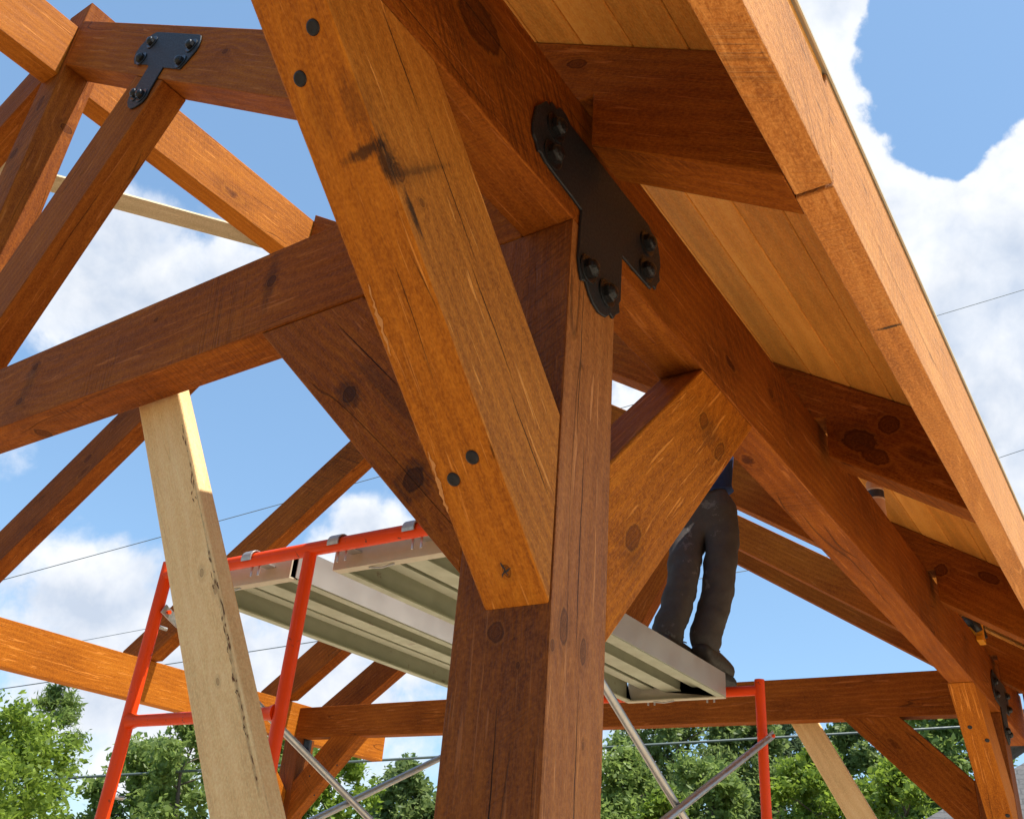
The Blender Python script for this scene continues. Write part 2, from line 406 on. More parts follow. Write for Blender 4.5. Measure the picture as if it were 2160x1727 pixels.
Y_OUT = [(-.177, .105), (-.170, .160), (-.150, .186), (-.137, .205), (-.122, .203), (-.116, .222), (-.098, .217), (-.085, .235), (-.062, .236), (-.040, .224), (.05, .2245), (.2, .225),
         (.335, .226), (.352, .215), (.372, .217), (.386, .200), (.398, .170), (.401, .140), (.393, .118), (.399, .098), (.384, .080), (.376, .058), (.362, .060), (.350, .043), (.30, .041),
         (.205, .040), (.203, -.03), (.202, -.085), (.194, -.098), (.199, -.118), (.183, -.132), (.172, -.150), (.158, -.146), (.140, -.165), (.110, -.172), (.085, -.164), (.066, -.148), (.052, -.130),
         (.036, -.138), (.026, -.118), (.018, -.09), (.020, -.03), (.022, .035), (-.02, .040), (-.08, .044), (-.124, .049), (-.140, .058), (-.150, .054), (-.160, .072), (-.172, .080)]
def y_plate(x0, y, label, dz=0.0):
    e = empty('joint_plate', (x0 + .1, y - .006, .1))
    tag(e, label, 'steel plate', 'black steel plates on the timber joints')
    v, f = prism_geo([(a + x0, b + dz) for a, b in Y_OUT], (0, y - .007, 0), X_, Z_, (0, .006, 0))
    mesh('plate', v, f, M['steel'], frame((x0, y, 0)), e, bevel=.0015, seg=1)
    for a, b in ((-.099, .160), (-.103, .082), (.322, .158), (.318, .075), (.056, -.098), (.136, -.108)):
        hexbolt((x0 + a, y - .007, b + dz), (0, -1, 0), e)
    return e

# ---------------------------------------------------------------- timber frame
GP, GB, GR, GT = 'round-the-corner timber posts', 'diagonal knee braces', 'sloping roof rafters', 'tie beams'
zb1, zb2 = -.8167, -.4634
POSTS = []
def post(x, y, label, parent=None):
    o = box('timber_post', (x, y, -H), (x + WX, y + W, -.0015), Z_, 'post')
    POSTS.append(o)
    return tag(o, label, 'post', 'timber posts')
post(0, 0, 'big rough-sawn timber post in the centre foreground with knots and a long check')
post(L, 0, 'timber post at the far right corner under the sloping roof deck')
post(L, S - W, 'far timber post standing behind the raw leaning plank and the left scaffold frame')
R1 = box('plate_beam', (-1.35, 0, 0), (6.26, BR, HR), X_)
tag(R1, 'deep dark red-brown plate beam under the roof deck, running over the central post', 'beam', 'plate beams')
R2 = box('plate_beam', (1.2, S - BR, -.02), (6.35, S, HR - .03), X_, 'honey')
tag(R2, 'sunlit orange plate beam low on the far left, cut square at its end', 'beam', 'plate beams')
A1 = box('tie_beam', (0, BR + .001, 0), (BT, S - BR - .001, HT), Y_)
tag(A1, 'near tie beam with vertical saw marks running left from the central post', 'beam', GT)
A2 = box('tie_beam', (L, BR + .001, -.005), (L + BT, S - BR - .001, HT - .005), Y_)
tag(A2, 'far horizontal tie beam behind the scaffold, just above the treetops', 'beam', GT)
s2 = math.sqrt(.5)
def brace_x(xp, sgn, label, y0=.0025, y1=.135, b1=zb1, b2=zb2, mat='stain', bolts=()):
    """knee brace lying in the plate's plane; xp is the post face it leaves, sgn its direction"""
    poly = [(0, b1), (0, b2), (sgn * -b2, -.0015), (sgn * -b1, -.0015)]
    o = timber('knee_brace', poly, (xp, y0, 0), X_, Z_, (0, y1 - y0, 0), (sgn, 0, 1), mat)
    tag(o, label, 'brace', 'knee braces')
    for p in bolts: plugbolt(p, (-1 if sgn < 0 else 1, 0, -1), o)
    return o
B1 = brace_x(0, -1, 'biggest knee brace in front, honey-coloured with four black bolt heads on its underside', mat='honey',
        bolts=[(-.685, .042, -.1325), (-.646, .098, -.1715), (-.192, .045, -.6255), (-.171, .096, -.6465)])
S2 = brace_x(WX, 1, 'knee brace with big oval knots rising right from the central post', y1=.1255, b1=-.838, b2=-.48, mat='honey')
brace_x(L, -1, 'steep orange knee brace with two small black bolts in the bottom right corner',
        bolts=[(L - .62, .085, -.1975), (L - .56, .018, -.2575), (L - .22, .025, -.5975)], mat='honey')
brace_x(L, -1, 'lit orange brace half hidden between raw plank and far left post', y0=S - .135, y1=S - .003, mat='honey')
def brace_y(x0, sgn, yp, label, t=BT - .004):
    poly = [(0, -.742), (0, -.387), (sgn * .385, -.0015), (sgn * .738, -.0015)]
    o = timber('knee_brace', poly, (x0 + .003, yp, 0), Y_, Z_, (t, 0, 0), (0, sgn, 1), 'stain')
    return tag(o, label, 'brace', 'knee braces')
b3 = brace_y(0, 1, W, 'wide knee brace with dark smudges between near tie beam and central post')
b4 = brace_y(L, 1, W, 'broad knee brace under the far tie beam at the bottom right, over the trees')
b5 = brace_y(L, -1, S - W, 'knee brace under the far tie beam at left, crossed by the silver tubes')
for q in ((S - .40, -.34), (S - .50, -.50), (S - .72, -.25)): plugbolt((L + .0025, q[0], q[1]), (-1, 0, 0), b5, .008)

def rafter(x0, label, side=0, ytop=None, mat='stain', tail=-.436, dz=0.0, w=BU, dtop=0.0):
    """rafter with birdsmouth; side 0 = near slope (towards -y), 1 = far slope"""
    if side: tail = -.20
    yt = ytop if ytop is not None else CY - .0655
    zu = lambda y: ZU + T * y + dz
    zt = lambda y: ZT + T * y + dz - dtop
    ys = (HR + .002 - ZU - dz) / T
    if side == 0:
        poly = [(tail, zu(tail)), (-.034, zu(-.034)), (-.034, HR + .002), (ys, HR + .002), (yt, zu(yt)), (yt, zt(yt)), (tail, zt(tail))]
    else:
        poly = [(tail, zu(tail)), (-.02, zu(-.02)), (-.02, HR + .002 - .03), (ys, HR + .002 - .03), (yt, zu(yt)), (yt, zt(yt)), (tail, zt(tail))]
    if side:
        poly = [(S - a, b) for a, b in poly]
    o = timber('rafter', poly, (x0, 0, 0), Y_, Z_, (w, 0, 0), (0, 1 if not side else -1, T), mat)
    return tag(o, label, 'rafter', 'roof rafters')
KY0, KY1 = CY - .0954, CY + .0954
U0 = rafter(0, 'nearest rafter at top left carrying the T-shaped steel plate, its tail under the deck', ytop=KY0 - .001)
RT2 = rafter(1.672, 'rafter whose broad knotty tail crosses under the deck in the middle of the overhang')
RT4 = rafter(3.392, 'rafter whose tail meets the fascia at the right edge of the picture')
rafter(L, 'far truss rafter behind the yellow tool, its tail lowest under the deck', ytop=KY0 - .001, dtop=.040)
RF = rafter(6.075, 'last rafter of the near slope, long brown timber with sky below it', dz=.0)
rafter(0, 'stub of rafter at the upper left edge falling away behind the king post', 1, KY0 - .001)
RO1 = rafter(1.728, 'dark knotty rafter crossing the blue sky at left, behind the near tie beam', 1)
RO2 = rafter(3.310, 'rafter rising behind the red scaffold bar towards the bolted brace', 1)
RO3 = rafter(4.86, 'rafter with a big ringed knot under the scaffold plank at left', 1, KY0 - .001)
rafter(5.66, 'darkest rafter at left, just above the far tie beam end', 1)
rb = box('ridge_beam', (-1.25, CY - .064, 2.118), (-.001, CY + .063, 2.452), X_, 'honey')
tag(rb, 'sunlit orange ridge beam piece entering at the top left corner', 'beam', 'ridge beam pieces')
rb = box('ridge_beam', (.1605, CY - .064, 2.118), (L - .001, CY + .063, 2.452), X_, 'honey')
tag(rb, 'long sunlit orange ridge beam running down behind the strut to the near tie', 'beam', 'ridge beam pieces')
kp = box('king_post', (0, KY0, HT + .001), (.159, KY1, 2.62), Z_)
tag(kp, 'king post of the near truss at far left with a lit orange edge', 'post', 'truss web members')
Dpoly = [(1.947, ZU + T * 1.947 - .0015), (2.185, ZU + T * 2.185 - .0015), (KY0 - .001, .413), (KY0 - .001, HT + .001), (2.691, HT + .001)]
d0 = timber('strut', Dpoly, (.002, 0, 0), Y_, Z_, (BT - .003, 0, 0), (0, -.53, .848), 'stain')
tag(d0, 'dark red diagonal strut at left hanging below the T-shaped steel plate', 'strut', 'truss web members')
d1 = timber('strut', Dpoly, (L + .002, 0, 0), Y_, Z_, (BT - .003, 0, 0), (0, -.53, .848), 'stain')
tag(d1, 'far diagonal strut beside the worker\'s left leg', 'strut', 'truss web members')
kf = box('king_post', (L, KY0, HT - .003), (L + .159, KY1, 2.62), Z_)
tag(kf, 'king post of the far truss behind the central timber post', 'post', 'truss web members')

# dark dirt streaks and a torn splinter on the biggest brace
def streak(name, pts, n, parent, mat, w=.004, th=.0009):
    """thin ragged mark lying on a face"""
    n = V(n).normalized(); vs, fs = [], []
    for (a, b) in pts:
        d = (V(b) - V(a)); L_ = d.length; d.normalize(); s = d.cross(n); k = max(4, int(L_ / .006))
        base = len(vs)
        for i in range(k + 1):
            u = i / k; ww = w * (.25 + .9 * rnd.random()) * (1 - abs(2 * u - 1) ** 3 * .8)
            p = V(a) + d * L_ * u + s * w * (rnd.random() - .5)
            vs += [p + s * ww + n * th, p - s * ww + n * th]
        for i in range(k): fs.append((base + 2 * i, base + 2 * i + 1, base + 2 * i + 3, base + 2 * i + 2))
    return mesh(name, vs, fs, M[mat], frame(vs[0]), parent)
un = V((-1, 0, -1)).normalized()
def onB(x, y): return V((x, y, zb1 - x)) + un * .0
streak('splinter', [(onB(-.415, .118), onB(-.330, .126))], un, B1, 'flake', .0045, .0015)
streak('splinter', [(onB(-.21, .124), onB(-.13, .131))], un, B1, 'flake', .0045, .0015)
streak('resin_knot', [(onB(-.055, .058), onB(-.040, .075)), (onB(-.060, .066), onB(-.042, .062)), (onB(-.052, .05), onB(-.045, .07))], un, B1, 'black', .0025)
# ---------------------------------------------------------------- roof deck and fascia
bw = .159; cs, sn = math.cos(PIT), math.sin(PIT)
dd = V((0, cs, sn)); nn = V((0, -sn, cs))
s0 = -.434 / cs
org = V((0, 0, ZT + .0015))
vs, fs = [], []
k = 0
nb = 9
first = s0
edges = [s0]
while edges[-1] < .62 / cs:
    nxt = math.floor((edges[-1] + 1e-6 - .006) / bw + 1) * bw + .006
    edges.append(nxt)
for a, b in zip(edges[:-1], edges[1:]):
    w_ = b - a - .0050
    prof = [(0, .034), (0, .0025), (.0025, .0), (w_ - .0025, .0), (w_, .0025), (w_, .034)]
    x0, x1 = -1.35, 6.24
    v, f = prism_geo([(a + p, q) for p, q in prof], org + X_ * x0, dd, nn, X_ * (x1 - x0))
    vs, fs = join((vs, fs), (v, f))
vs, fs = join((vs, fs), prism_geo([(s0 + .01, .015), (edges[-1] - .01, .015), (edges[-1] - .01, .030), (s0 + .01, .030)], org + X_ * -1.34, dd, nn, X_ * 7.57))
mw = frame(org - dd * (bw - .006), X_, dd)
dk = mesh('roof_deck', vs, fs, M['pine'], mw)
tag(dk, 'sloping ceiling of light tongue-and-groove pine boards over the eave', 'roof deck')
yt_ = -.5085; zt_ = ZT + T * -.47 + .040
mesh('drip_edge', *prism_geo([(yt_, zt_), (-.40, zt_ + .046), (-.40, zt_ + .052), (yt_ - .004, zt_ + .006), (yt_ - .004, zt_ - .004), (yt_, zt_ - .004)], (-1.35, 0, 0), Y_, Z_, (7.59, 0, 0)), M['tan'], frame(org), dk)
fy0, fy1 = -.4364, -.506
ft = zt_ - .001
def fascia(x0, x1, lab, slope0=0, slope1=0, zb=-.081, drop=0):
    prof_x = [(x0, zb), (x1, zb), (x1 + slope1, ft - drop), (x0 + slope0, ft - drop)]
    o = timber('fascia_board', prof_x, (0, fy1, 0), X_, Z_, (0, fy0 - .001 - fy1, 0), X_, 'fascia', bevel=.003)
    return tag(o, lab, 'fascia board', 'fascia boards along the eave')
FA = fascia(-1.35, .062, 'upper fascia board at the top of the picture, ending in a slanted joint', 0, .05, drop=.046)
mesh('edge_board', *boxg((-1.35, fy1 + .004, ft - .042), (.10, fy0 - .002, ft - .0005)), M['pine'], frame((0, fy1, ft)), dk, bevel=.002)
FB = fascia(.064, 6.2, 'long fascia board from the slanted joint down to the right edge', .05, 0, -.087)

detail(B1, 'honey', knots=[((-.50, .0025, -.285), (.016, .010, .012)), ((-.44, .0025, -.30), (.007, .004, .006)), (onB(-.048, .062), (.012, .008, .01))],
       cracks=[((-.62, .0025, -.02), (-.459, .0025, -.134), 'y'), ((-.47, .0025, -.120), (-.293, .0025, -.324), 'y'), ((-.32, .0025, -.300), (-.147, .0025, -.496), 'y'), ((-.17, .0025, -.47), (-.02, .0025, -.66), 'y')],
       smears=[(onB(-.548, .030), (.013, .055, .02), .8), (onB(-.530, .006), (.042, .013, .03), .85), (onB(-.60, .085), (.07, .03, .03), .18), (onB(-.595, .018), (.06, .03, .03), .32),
               ((-.455, .003, -.335), (.055, .01, .009), .9), ((-.475, .003, -.262), (.008, .012, .11), .24), ((-.455, .003, -.245), (.007, .012, .11), .28), ((-.465, .003, -.254), (.026, .012, .12), .22)], face=(0, -1, 0), base2='honey_sidelit')
detail(FA, 'fascia', knots=[((-.045, -.506, .15), (.016, .02, .004)), ((.02, -.506, .075), (.016, .02, .004))])
detail(FB, 'fascia', knots=[((.11, -.506, .12), (.016, .02, .004)), ((.35, -.506, .135), (.02, .02, .005)), ((.9, -.506, .02), (.02, .02, .005))], smears=[((.555, -.48, -.087), (.006, .04, .02), .95)], cracks=[((.3, -.506, .02), (1.1, -.506, .03), 'y')])
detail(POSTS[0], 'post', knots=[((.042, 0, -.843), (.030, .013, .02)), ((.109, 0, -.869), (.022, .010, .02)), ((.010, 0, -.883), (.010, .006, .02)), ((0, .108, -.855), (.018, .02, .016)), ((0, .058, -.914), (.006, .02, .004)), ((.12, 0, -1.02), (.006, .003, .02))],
       face=(0, -1, 0), base2='post_sidelit', cracks=[((.050, 0, -.10), (.062, 0, -.52), 'z'), ((.068, 0, -.46), (.098, 0, -.90), 'z'), ((.100, 0, -.88), (.098, 0, -1.5), 'z'), ((0, .090, -.93), (0, .094, -1.6), 'y'), ((0, .13, -.1), (0, .12, -.6), 'y')])
detail(S2, 'honey', knots=[((.292, .0025, -.598), (.040, .03, .022)), ((.668, .0025, -.152), (.034, .03, .019)), ((.765, .0025, -.195), (.044, .03, .017))], smears=[((.71, .003, -.17), (.09, .02, .035), .35), ((.30, .003, -.64), (.06, .02, .04), .25)])
detail(b3, 'stain', knots=[((.003, .57, -.276), (.022, .02, .020)), ((.003, .343, -.529), (.028, .02, .026))], smears=[((.003, .57, -.276), (.07, .05, .035), .55), ((.003, .343, -.529), (.06, .05, .05), .6), ((.003, .45, -.30), (.20, .05, .03), .4)], cracks=[((.003, .66, -.02), (.003, .42, -.33), 'y')])
detail(A1, 'stain', knots=[((0, .944, .166), (.016, .02, .018)), ((0, 2.12, .085), (.018, .02, .012)), ((0, 2.095, .212), (.014, .02, .013)), ((.092, 2.077, 0), (.026, .03, .02)), ((0, 1.45, .20), (.010, .02, .006)), ((0, 2.9, .12), (.02, .02, .016))], smears=[((0, .95, .17), (.03, .05, .12), .4), ((0, 2.10, .15), (.04, .05, .10), .35)])
detail(RT2, 'stain', knots=[((1.672, -.140, .220), (.058, .05, .040)), ((1.672, -.240, .262), (.036, .05, .032)), ((1.672, -.185, .155), (.050, .05, .026))], smears=[((1.672, -.12, .25), (.12, .05, .06), .35)])
detail(RT4, 'stain', knots=[((3.392, -.262, .268), (.05, .05, .022)), ((3.392, -.06, .33), (.03, .05, .03))])
detail(U0, 'stain', knots=[((0, .012, .463), (.030, .03, .014)), ((0, 1.55, 1.42), (.02, .03, .012))])
detail(RO3, 'stain', knots=[((4.86, 5.401, .513), (.075, .05, .030))])
detail(RO2, 'stain', knots=[((3.31, 4.48, 1.137), (.03, .05, .028)), ((3.31, 4.58, 1.10), (.02, .05, .02))])
detail(RO1, 'stain', knots=[((1.728, 4.854, 1.189), (.04, .05, .022)), ((1.79, 5.228, .72), (.06, .05, .03))])
detail(RF, 'stain', knots=[((6.075, 1.677, 1.691), (.075, .05, .028))], cracks=[((6.075, 1.9, 1.62), (6.075, .7, .83), 'y')])
detail(kp, 'stain', knots=[((.118, KY0, 1.843), (.022, .03, .022)), ((0, 3.05, 1.95), (.05, .03, .02)), ((0, 3.1, 1.65), (.03, .03, .03))])
detail(R1, 'stain', knots=[((-.366, 0, .196), (.07, .03, .05)), ((1.2, 0, .2), (.02, .02, .015))], cracks=[((-.5, 0, .22), (-.2, 0, .19), 'y')])
detail(b4, 'stain', cracks=[((L + .003, .85, -.02), (L + .003, .55, -.31), 'y')])

# ---------------------------------------------------------------- steel plates
y_plate(0, 0, 'black Y-shaped steel plate with six bolts on the central post and plate beam')
y_plate(L, 0, 'black Y-shaped steel plate on the far right post, seen edge on')
e = tag(empty('joint_plate', (-.006, 2.0, 1.6), Y_, Z_), 'blue-black T-shaped steel plate with shiny bolts at top left', 'steel plate', 'black steel plates on the timber joints')
Tp = [(2.122, 1.872), (1.99, 1.786), (1.824, 1.676), (1.770, 1.640), (1.752, 1.624), (1.742, 1.592), (1.743, 1.555), (1.752, 1.536), (1.767, 1.523), (1.794, 1.499), (1.826, 1.479), (1.962, 1.566), (1.985, 1.512), (2.003, 1.464), (2.010, 1.432),
      (2.030, 1.409), (2.068, 1.405), (2.104, 1.412), (2.133, 1.439), (2.150, 1.470), (2.153, 1.499), (2.120, 1.556), (2.085, 1.640), (2.103, 1.664), (2.221, 1.737), (2.240, 1.775), (2.244, 1.814), (2.225, 1.845), (2.194, 1.867), (2.160, 1.878)]
mesh('plate', *prism_geo(Tp, (-.007, 0, 0), Y_, Z_, (.006, 0, 0)), M['steel'], frame((0, 2, 1.6), Y_, Z_), e, bevel=.0015, seg=1)
for a, b in ((2.125, 1.806), (2.165, 1.730), (1.790, 1.585), (1.832, 1.520), (2.095, 1.484), (2.045, 1.452)): hexbolt((-.007, a, b), (-1, 0, 0), e)
e = tag(empty('joint_plate', (L + .1, S - W - .006, -.1)), 'small black plate at the top of the far left post', 'steel plate', 'black steel plates on the timber joints')
mesh('plate', *prism_geo([(.05, -.004), (.05, -.13), (.08, -.17), (.12, -.17), (.15, -.13), (.15, -.004)], (L, S - W - .007, 0), X_, Z_, (0, .006, 0)), M['steel'], frame((L, S - W, 0)), e)
hexbolt((L + .1, S - W - .007, -.10), (0, -1, 0), e)

# ---------------------------------------------------------------- raw lumber
def plank_from(name, P, d, w, t, Wd, Th, s0, s1, mat):
    P, d, w, t = V(P), V(d).normalized(), V(w).normalized(), V(t).normalized()
    o = timber(name, [(s0, 0), (s1, 0), (s1, Wd), (s0, Wd)], P, d, w, t * Th, d, mat, bevel=.005)
    return o
Pp = (.1345, 1.4356, 0)
pr = plank_from('temporary_brace', Pp, (.049, -.496, -.867), (.137, .863, -.486), (.989, -.095, .11), .19, .045, -.16, 2.35, 'raw')
tag(pr, 'raw pine plank with a bark streak leaning under the near tie beam', 'plank', 'temporary bracing planks')
# bark left along the plank's edge
d_, w_, t_ = V((.049, -.496, -.867)).normalized(), V((.137, .863, -.486)).normalized(), V((.989, -.095, .11)).normalized()
vs, fs = [], []
for k in range(130):
    s = .10 + rnd.random() ** .8 * 1.25
    if math.sin(s * 9.0) + .8 * math.sin(s * 23.0) + .5 < rnd.uniform(-.6, 1.2): continue
    c = V(Pp) + d_ * s + w_ * (.003 + .010 * abs(math.sin(s * 4.1)) + rnd.random() ** 2 * .018) - t_ * .0004
    a = d_ * rnd.uniform(.004, .016) + w_ * rnd.uniform(-.003, .003); b = w_ * rnd.uniform(.0010, .0035)
    n0 = len(vs)
    vs += [c - a, c + b * rnd.uniform(.4, 1) + a * .2, c + a, c - b * rnd.uniform(.4, 1) - a * .2, c - t_ * rnd.uniform(.0006, .0022)]
    fs += [(n0, n0 + 1, n0 + 4), (n0 + 1, n0 + 2, n0 + 4), (n0 + 2, n0 + 3, n0 + 4), (n0 + 3, n0, n0 + 4)]
mesh('bark', vs, fs, M['bark_wane'], frame(Pp), pr)['kind'] = 'stuff'
pk = lambda s, w: tuple(V(Pp) + d_ * s + w_ * w)
detail(pr, 'raw', knots=[(pk(.62, .055), (.012, .02, .008)), (pk(.93, .075), (.010, .02, .006)), (pk(.70, .02), (.014, .02, .006))],
       smears=[(pk(.75, .010), (.40, .02, .006), .30), (pk(.35, .012), (.25, .02, .004), .25), (pk(1.05, .016), (.30, .02, .006), .35)])
p2 = plank_from('temporary_brace', (L + BT + .012, 1.15, .03), (.0, -.47, -.88), (0, .88, -.47), (1, 0, 0), .165, .04, -.16, 2.4, 'raw')
tag(p2, 'light orange plank leaning below the far tie beam at right, in front of trees', 'plank', 'temporary bracing planks')
p3 = plank_from('temporary_brace', (.40, 3.77 - .05, 2.135), (1.12, -.41, .245), (.06, .1, -.075), (.3, .55, .78), .105, .038, -.35, 1.75, 'grey')
tag(p3, 'weathered grey board high at left behind the ridge beam and strut', 'plank', 'temporary bracing planks')

# ---------------------------------------------------------------- scaffold
ZB = -.35; rT = .0215
FX = (.585, 2.70)
def fillet(p0, p1, p2, r, n=5):
    p0, p1, p2 = V(p0), V(p1), V(p2); a, b = (p0 - p1).normalized(), (p2 - p1).normalized()
    return [p0] + [((p1 + a * r) * (1 - t) ** 2 + p1 * 2 * t * (1 - t) + (p1 + b * r) * t * t) for t in [i / n for i in range(n + 1)]] + [p2]
def scaffold_frame(x, ymid, label, yl=1.936, yr=.622):
    e = tag(empty('scaffold_end', (x, (yl + yr) / 2, -H)), label, 'scaffold frame', 'red scaffold end frames')
    fr = frame((x, 1.28, ZB))
    for y in (yl, yr):
        lg = tube('leg', [(x, y, -H + .02), (x, y, ZB + .045)], rT, 'red', fr, e)
        for z in (-.82, -1.35): tube('brace_pin', [(x - .002, y, z + .30), (x + .055, y, z + .30)], .006, 'galv', fr, lg, 8)
    tube('top_bar', [(x, yl - .01, ZB), (x, yr + .01, ZB)], rT, 'red', fr, e)
    tube('middle_leg', [(x, ymid, ZB - .015), (x, ymid, -H + .4)], rT * .92, 'red', fr, e)
    for z in (-.83, -1.28, -1.73, -2.2):
        tube('rung', [(x, yl - .016, z), (x, yl - .05, z), (x, ymid + .05, z), (x, ymid + .014, z)], [rT * 1.25, rT * .85, rT * .85, rT * 1.25], 'red', fr, e)
        vs, fs = tube_geo([(x, ymid - .015, z - .25), (x, yr + .015, z - .25)], rT * .8)
    tube('lower_bar', [(x, ymid, -1.9), (x, yr + .01, -1.9)], rT * .9, 'red', fr, e)
    return e
scaffold_frame(FX[0], 1.243, 'red scaffold end frame at left whose sloping top bar carries the planks')
scaffold_frame(FX[1], 1.427, 'red scaffold end frame at right below the worker')
def xbrace(p0, p1, label):
    p0, p1 = V(p0), V(p1); d = (p1 - p0).normalized()
    e = tag(empty('cross_brace', p0), label, 'scaffold brace', 'silver scaffold cross braces')
    fr = frame(p0, d, Y_ if abs(d.y) < .9 else X_)
    tube('tube', [p0 + d * .05, p1 - d * .05], .0135, 'galv', fr, e)
    for p, s in ((p0, 1), (p1, -1)):
        v, f = prism_geo([(-.022, -.017), (.055, -.016), (.075, -.011), (.075, .011), (.055, .016), (-.022, .017)], p - Y_ * .003, d * s, d.cross(Y_), (0, .006, 0))
        fl = mesh('flat_end', v, f, M['galv'], fr, e, bevel=.002, seg=1)
        tube('stud', [p - Y_ * .012, p + Y_ * .012], .007, 'red', fr, fl, 8)
zc0, zc1 = -.475, -1.42
yl, yr_ = 1.936 - .032, .622 - .032
xbrace((FX[0] + .02, yl, zc0), (FX[1], yl, zc1), 'silver brace tube falling right from the left scaffold leg behind the raw plank')
xbrace((FX[1], yl + .03, zc0 + .02), (FX[0] + .02, yl + .03, zc1), 'silver brace tube climbing right towards the central post at bottom left')
xbrace((FX[0] + .02, yr_, -.30), (FX[1], yr_, -1.42), 'yellowish brace tube falling right just beside the central post')
xbrace((FX[1] - .03, yr_ - .02, -.545), (FX[0], yr_ - .02, -1.42), 'dull brown brace tube fixed to the right scaffold leg')
def plank(y0, y1, label, x0=.665, x1=2.63, zt=-.292, zb=-.392):
    e = tag(empty('scaffold_plank', ((x0 + x1) / 2, (y0 + y1) / 2, zb)), label, 'scaffold plank', 'aluminium scaffold planks')
    fr = frame(((x0 + x1) / 2, y0, zb))
    dx = x1 - x0 - .06
    w = y1 - y0
    prof = [(0, zt), (0, zb), (.034, zb), (.034, zb + .006), (.010, zb + .006), (.010, zt - .010)]
    n = 3
    for i in range(1, n + 1):
        c = w * i / (n + 1); hw = .020 if i != 2 else .034; dep = .048 if i != 2 else .062
        prof += [(c - hw - .004, zt - .010), (c - hw, zt - dep), (c - hw - .007, zt - dep), (c - hw - .007, zt - dep - .005), (c + hw + .007, zt - dep - .005), (c + hw + .007, zt - dep), (c + hw, zt - dep), (c + hw + .004, zt - .010)]
    prof += [(w - .010, zt - .010), (w - .010, zb + .006), (w - .034, zb + .006), (w - .034, zb), (w, zb), (w, zt)]
    v, f = prism_geo(prof, (x0 + .03, y0, 0), Y_, Z_, (dx, 0, 0))
    f2 = f[2:]
    nP = len(prof)
    bm = bmesh.new(); bv = [bm.verts.new(p) for p in v]
    for q in f2: bm.faces.new([bv[i] for i in q])
    caps = [bm.faces.new([bv[i] for i in range(nP)]), bm.faces.new([bv[i] for i in range(nP, 2 * nP)])]
    bmesh.ops.triangulate(bm, faces=caps)
    vv = [tuple(x.co) for x in bm.verts]; bm.verts.index_update(); ff = [tuple(x.index for x in q.verts) for q in bm.faces]; bm.free()
    mesh('deck', vv, ff, M['alu'], fr, e)
    for yy, t in ((y0 - .004, .0035), (y1 + .0005, .0035)):
        mesh('side_rail', *boxg((x0 + .02, yy, zb + .004), (x1 - .02, yy + t, zt + .002)), M['alu2'], fr, e)
    for xx in (x0, x1 - .034):
        g = join(boxg((xx, y0 + .004, zb - .002), (xx + .034, y1 - .004, zb + .004)), boxg((xx if xx == x0 else xx + .028, y0 + .004, zb + .004), (xx + .006 if xx == x0 else xx + .034, y1 - .004, zt - .012)))
        ec = mesh('end_channel', *g, M['tan'], fr, e, bevel=.001, seg=1)
        tube('latch', [(xx + .017, y0 + w * .5, zb - .004), (xx + .017, y0 + w * .5 + .05, zb - .010), (xx + .017, y0 + w * .5 + .10, zb - .004)], .003, 'hook', fr, ec, 6)
    for xb, s in ((FX[0], 1), (FX[1], -1)):
        for yy in (y0 + w * .20, y1 - w * .20):
            pts = []
            for a in range(-20, 201, 20):
                pts.append((xb - s * (rT + .003) * math.cos(R(a)), ZB + (rT + .003) * math.sin(R(a))))
            pts = pts[::-1]
            xe = x0 + .003 if s > 0 else x1 - .003
            outer = [(xb - s * (rT + .0075) * math.cos(R(a)), ZB + (rT + .0075) * math.sin(R(a))) for a in range(-20, 201, 20)]
            poly = outer + pts
            vs_, fs_ = [], []
            for (a, b) in outer: vs_ += [(a, yy - .022, b), (a, yy + .022, b)]
            no = len(outer)
            for (a, b) in pts[::-1]: vs_ += [(a, yy - .022, b), (a, yy + .022, b)]
            for i in range(no - 1):
                fs_ += [(2 * i, 2 * i + 1, 2 * i + 3, 2 * i + 2), (2 * (no + i), 2 * (no + i) + 1, 2 * (no + i) + 3, 2 * (no + i) + 2), (2 * i, 2 * i + 2, 2 * (no + i) + 2, 2 * (no + i)), (2 * i + 1, 2 * i + 3, 2 * (no + i) + 3, 2 * (no + i) + 1)]
            g = join((vs_, fs_), boxg((min(xb + s * .024, xe), yy - .022, ZB - .002), (max(xb + s * .024, xe), yy + .022, ZB + .003)),
                     boxg((xb + s * .020 - .002, yy - .020, zb - .004), (xb + s * .020 + .002, yy - .012, ZB)), boxg((xb + s * .020 - .002, yy + .012, zb - .004), (xb + s * .020 + .002, yy + .020, ZB)))
            mesh('hook', *g, M['hook'], fr, e, bevel=.0008, seg=1)
    return e
plank(1.405, 1.90, 'aluminium plank at left with a bright sunlit side rail')
plank(.745, 1.225, 'aluminium plank the worker stands on, ending at the right scaffold frame')

# ---------------------------------------------------------------- the worker
def skin(name, chain, edges, mat, parent, mw, sub=2, root=0):
    """chain: list of (point, (rx, ry)); edges join them; the Skin modifier grows the limbs"""
    me = bpy.data.meshes.new(name)
    inv = mw.inverted()
    me.from_pydata([inv @ V(p) for p, r in chain], edges, [])
    me.materials.append(M[mat])
    o = bpy.data.objects.new(name, me); link(o, parent, mw)
    sk = o.modifiers.new('skin', 'SKIN')
    for i, (p, r) in enumerate(chain):
        me.skin_vertices[0].data[i].radius = r if isinstance(r, tuple) else (r, r)
        me.skin_vertices[0].data[i].use_root = (i == root)
    sk.use_smooth_shade = True; sk.branch_smoothing = .4
    ss = o.modifiers.new('sub', 'SUBSURF'); ss.levels = sub; ss.render_levels = sub
    return o
zf = -.290
hipR, hipL = V((2.785, .80, .50)), V((2.765, .965, .50))
knR, knL = V((2.705, .795, .14)), V((2.56, .915, .12))
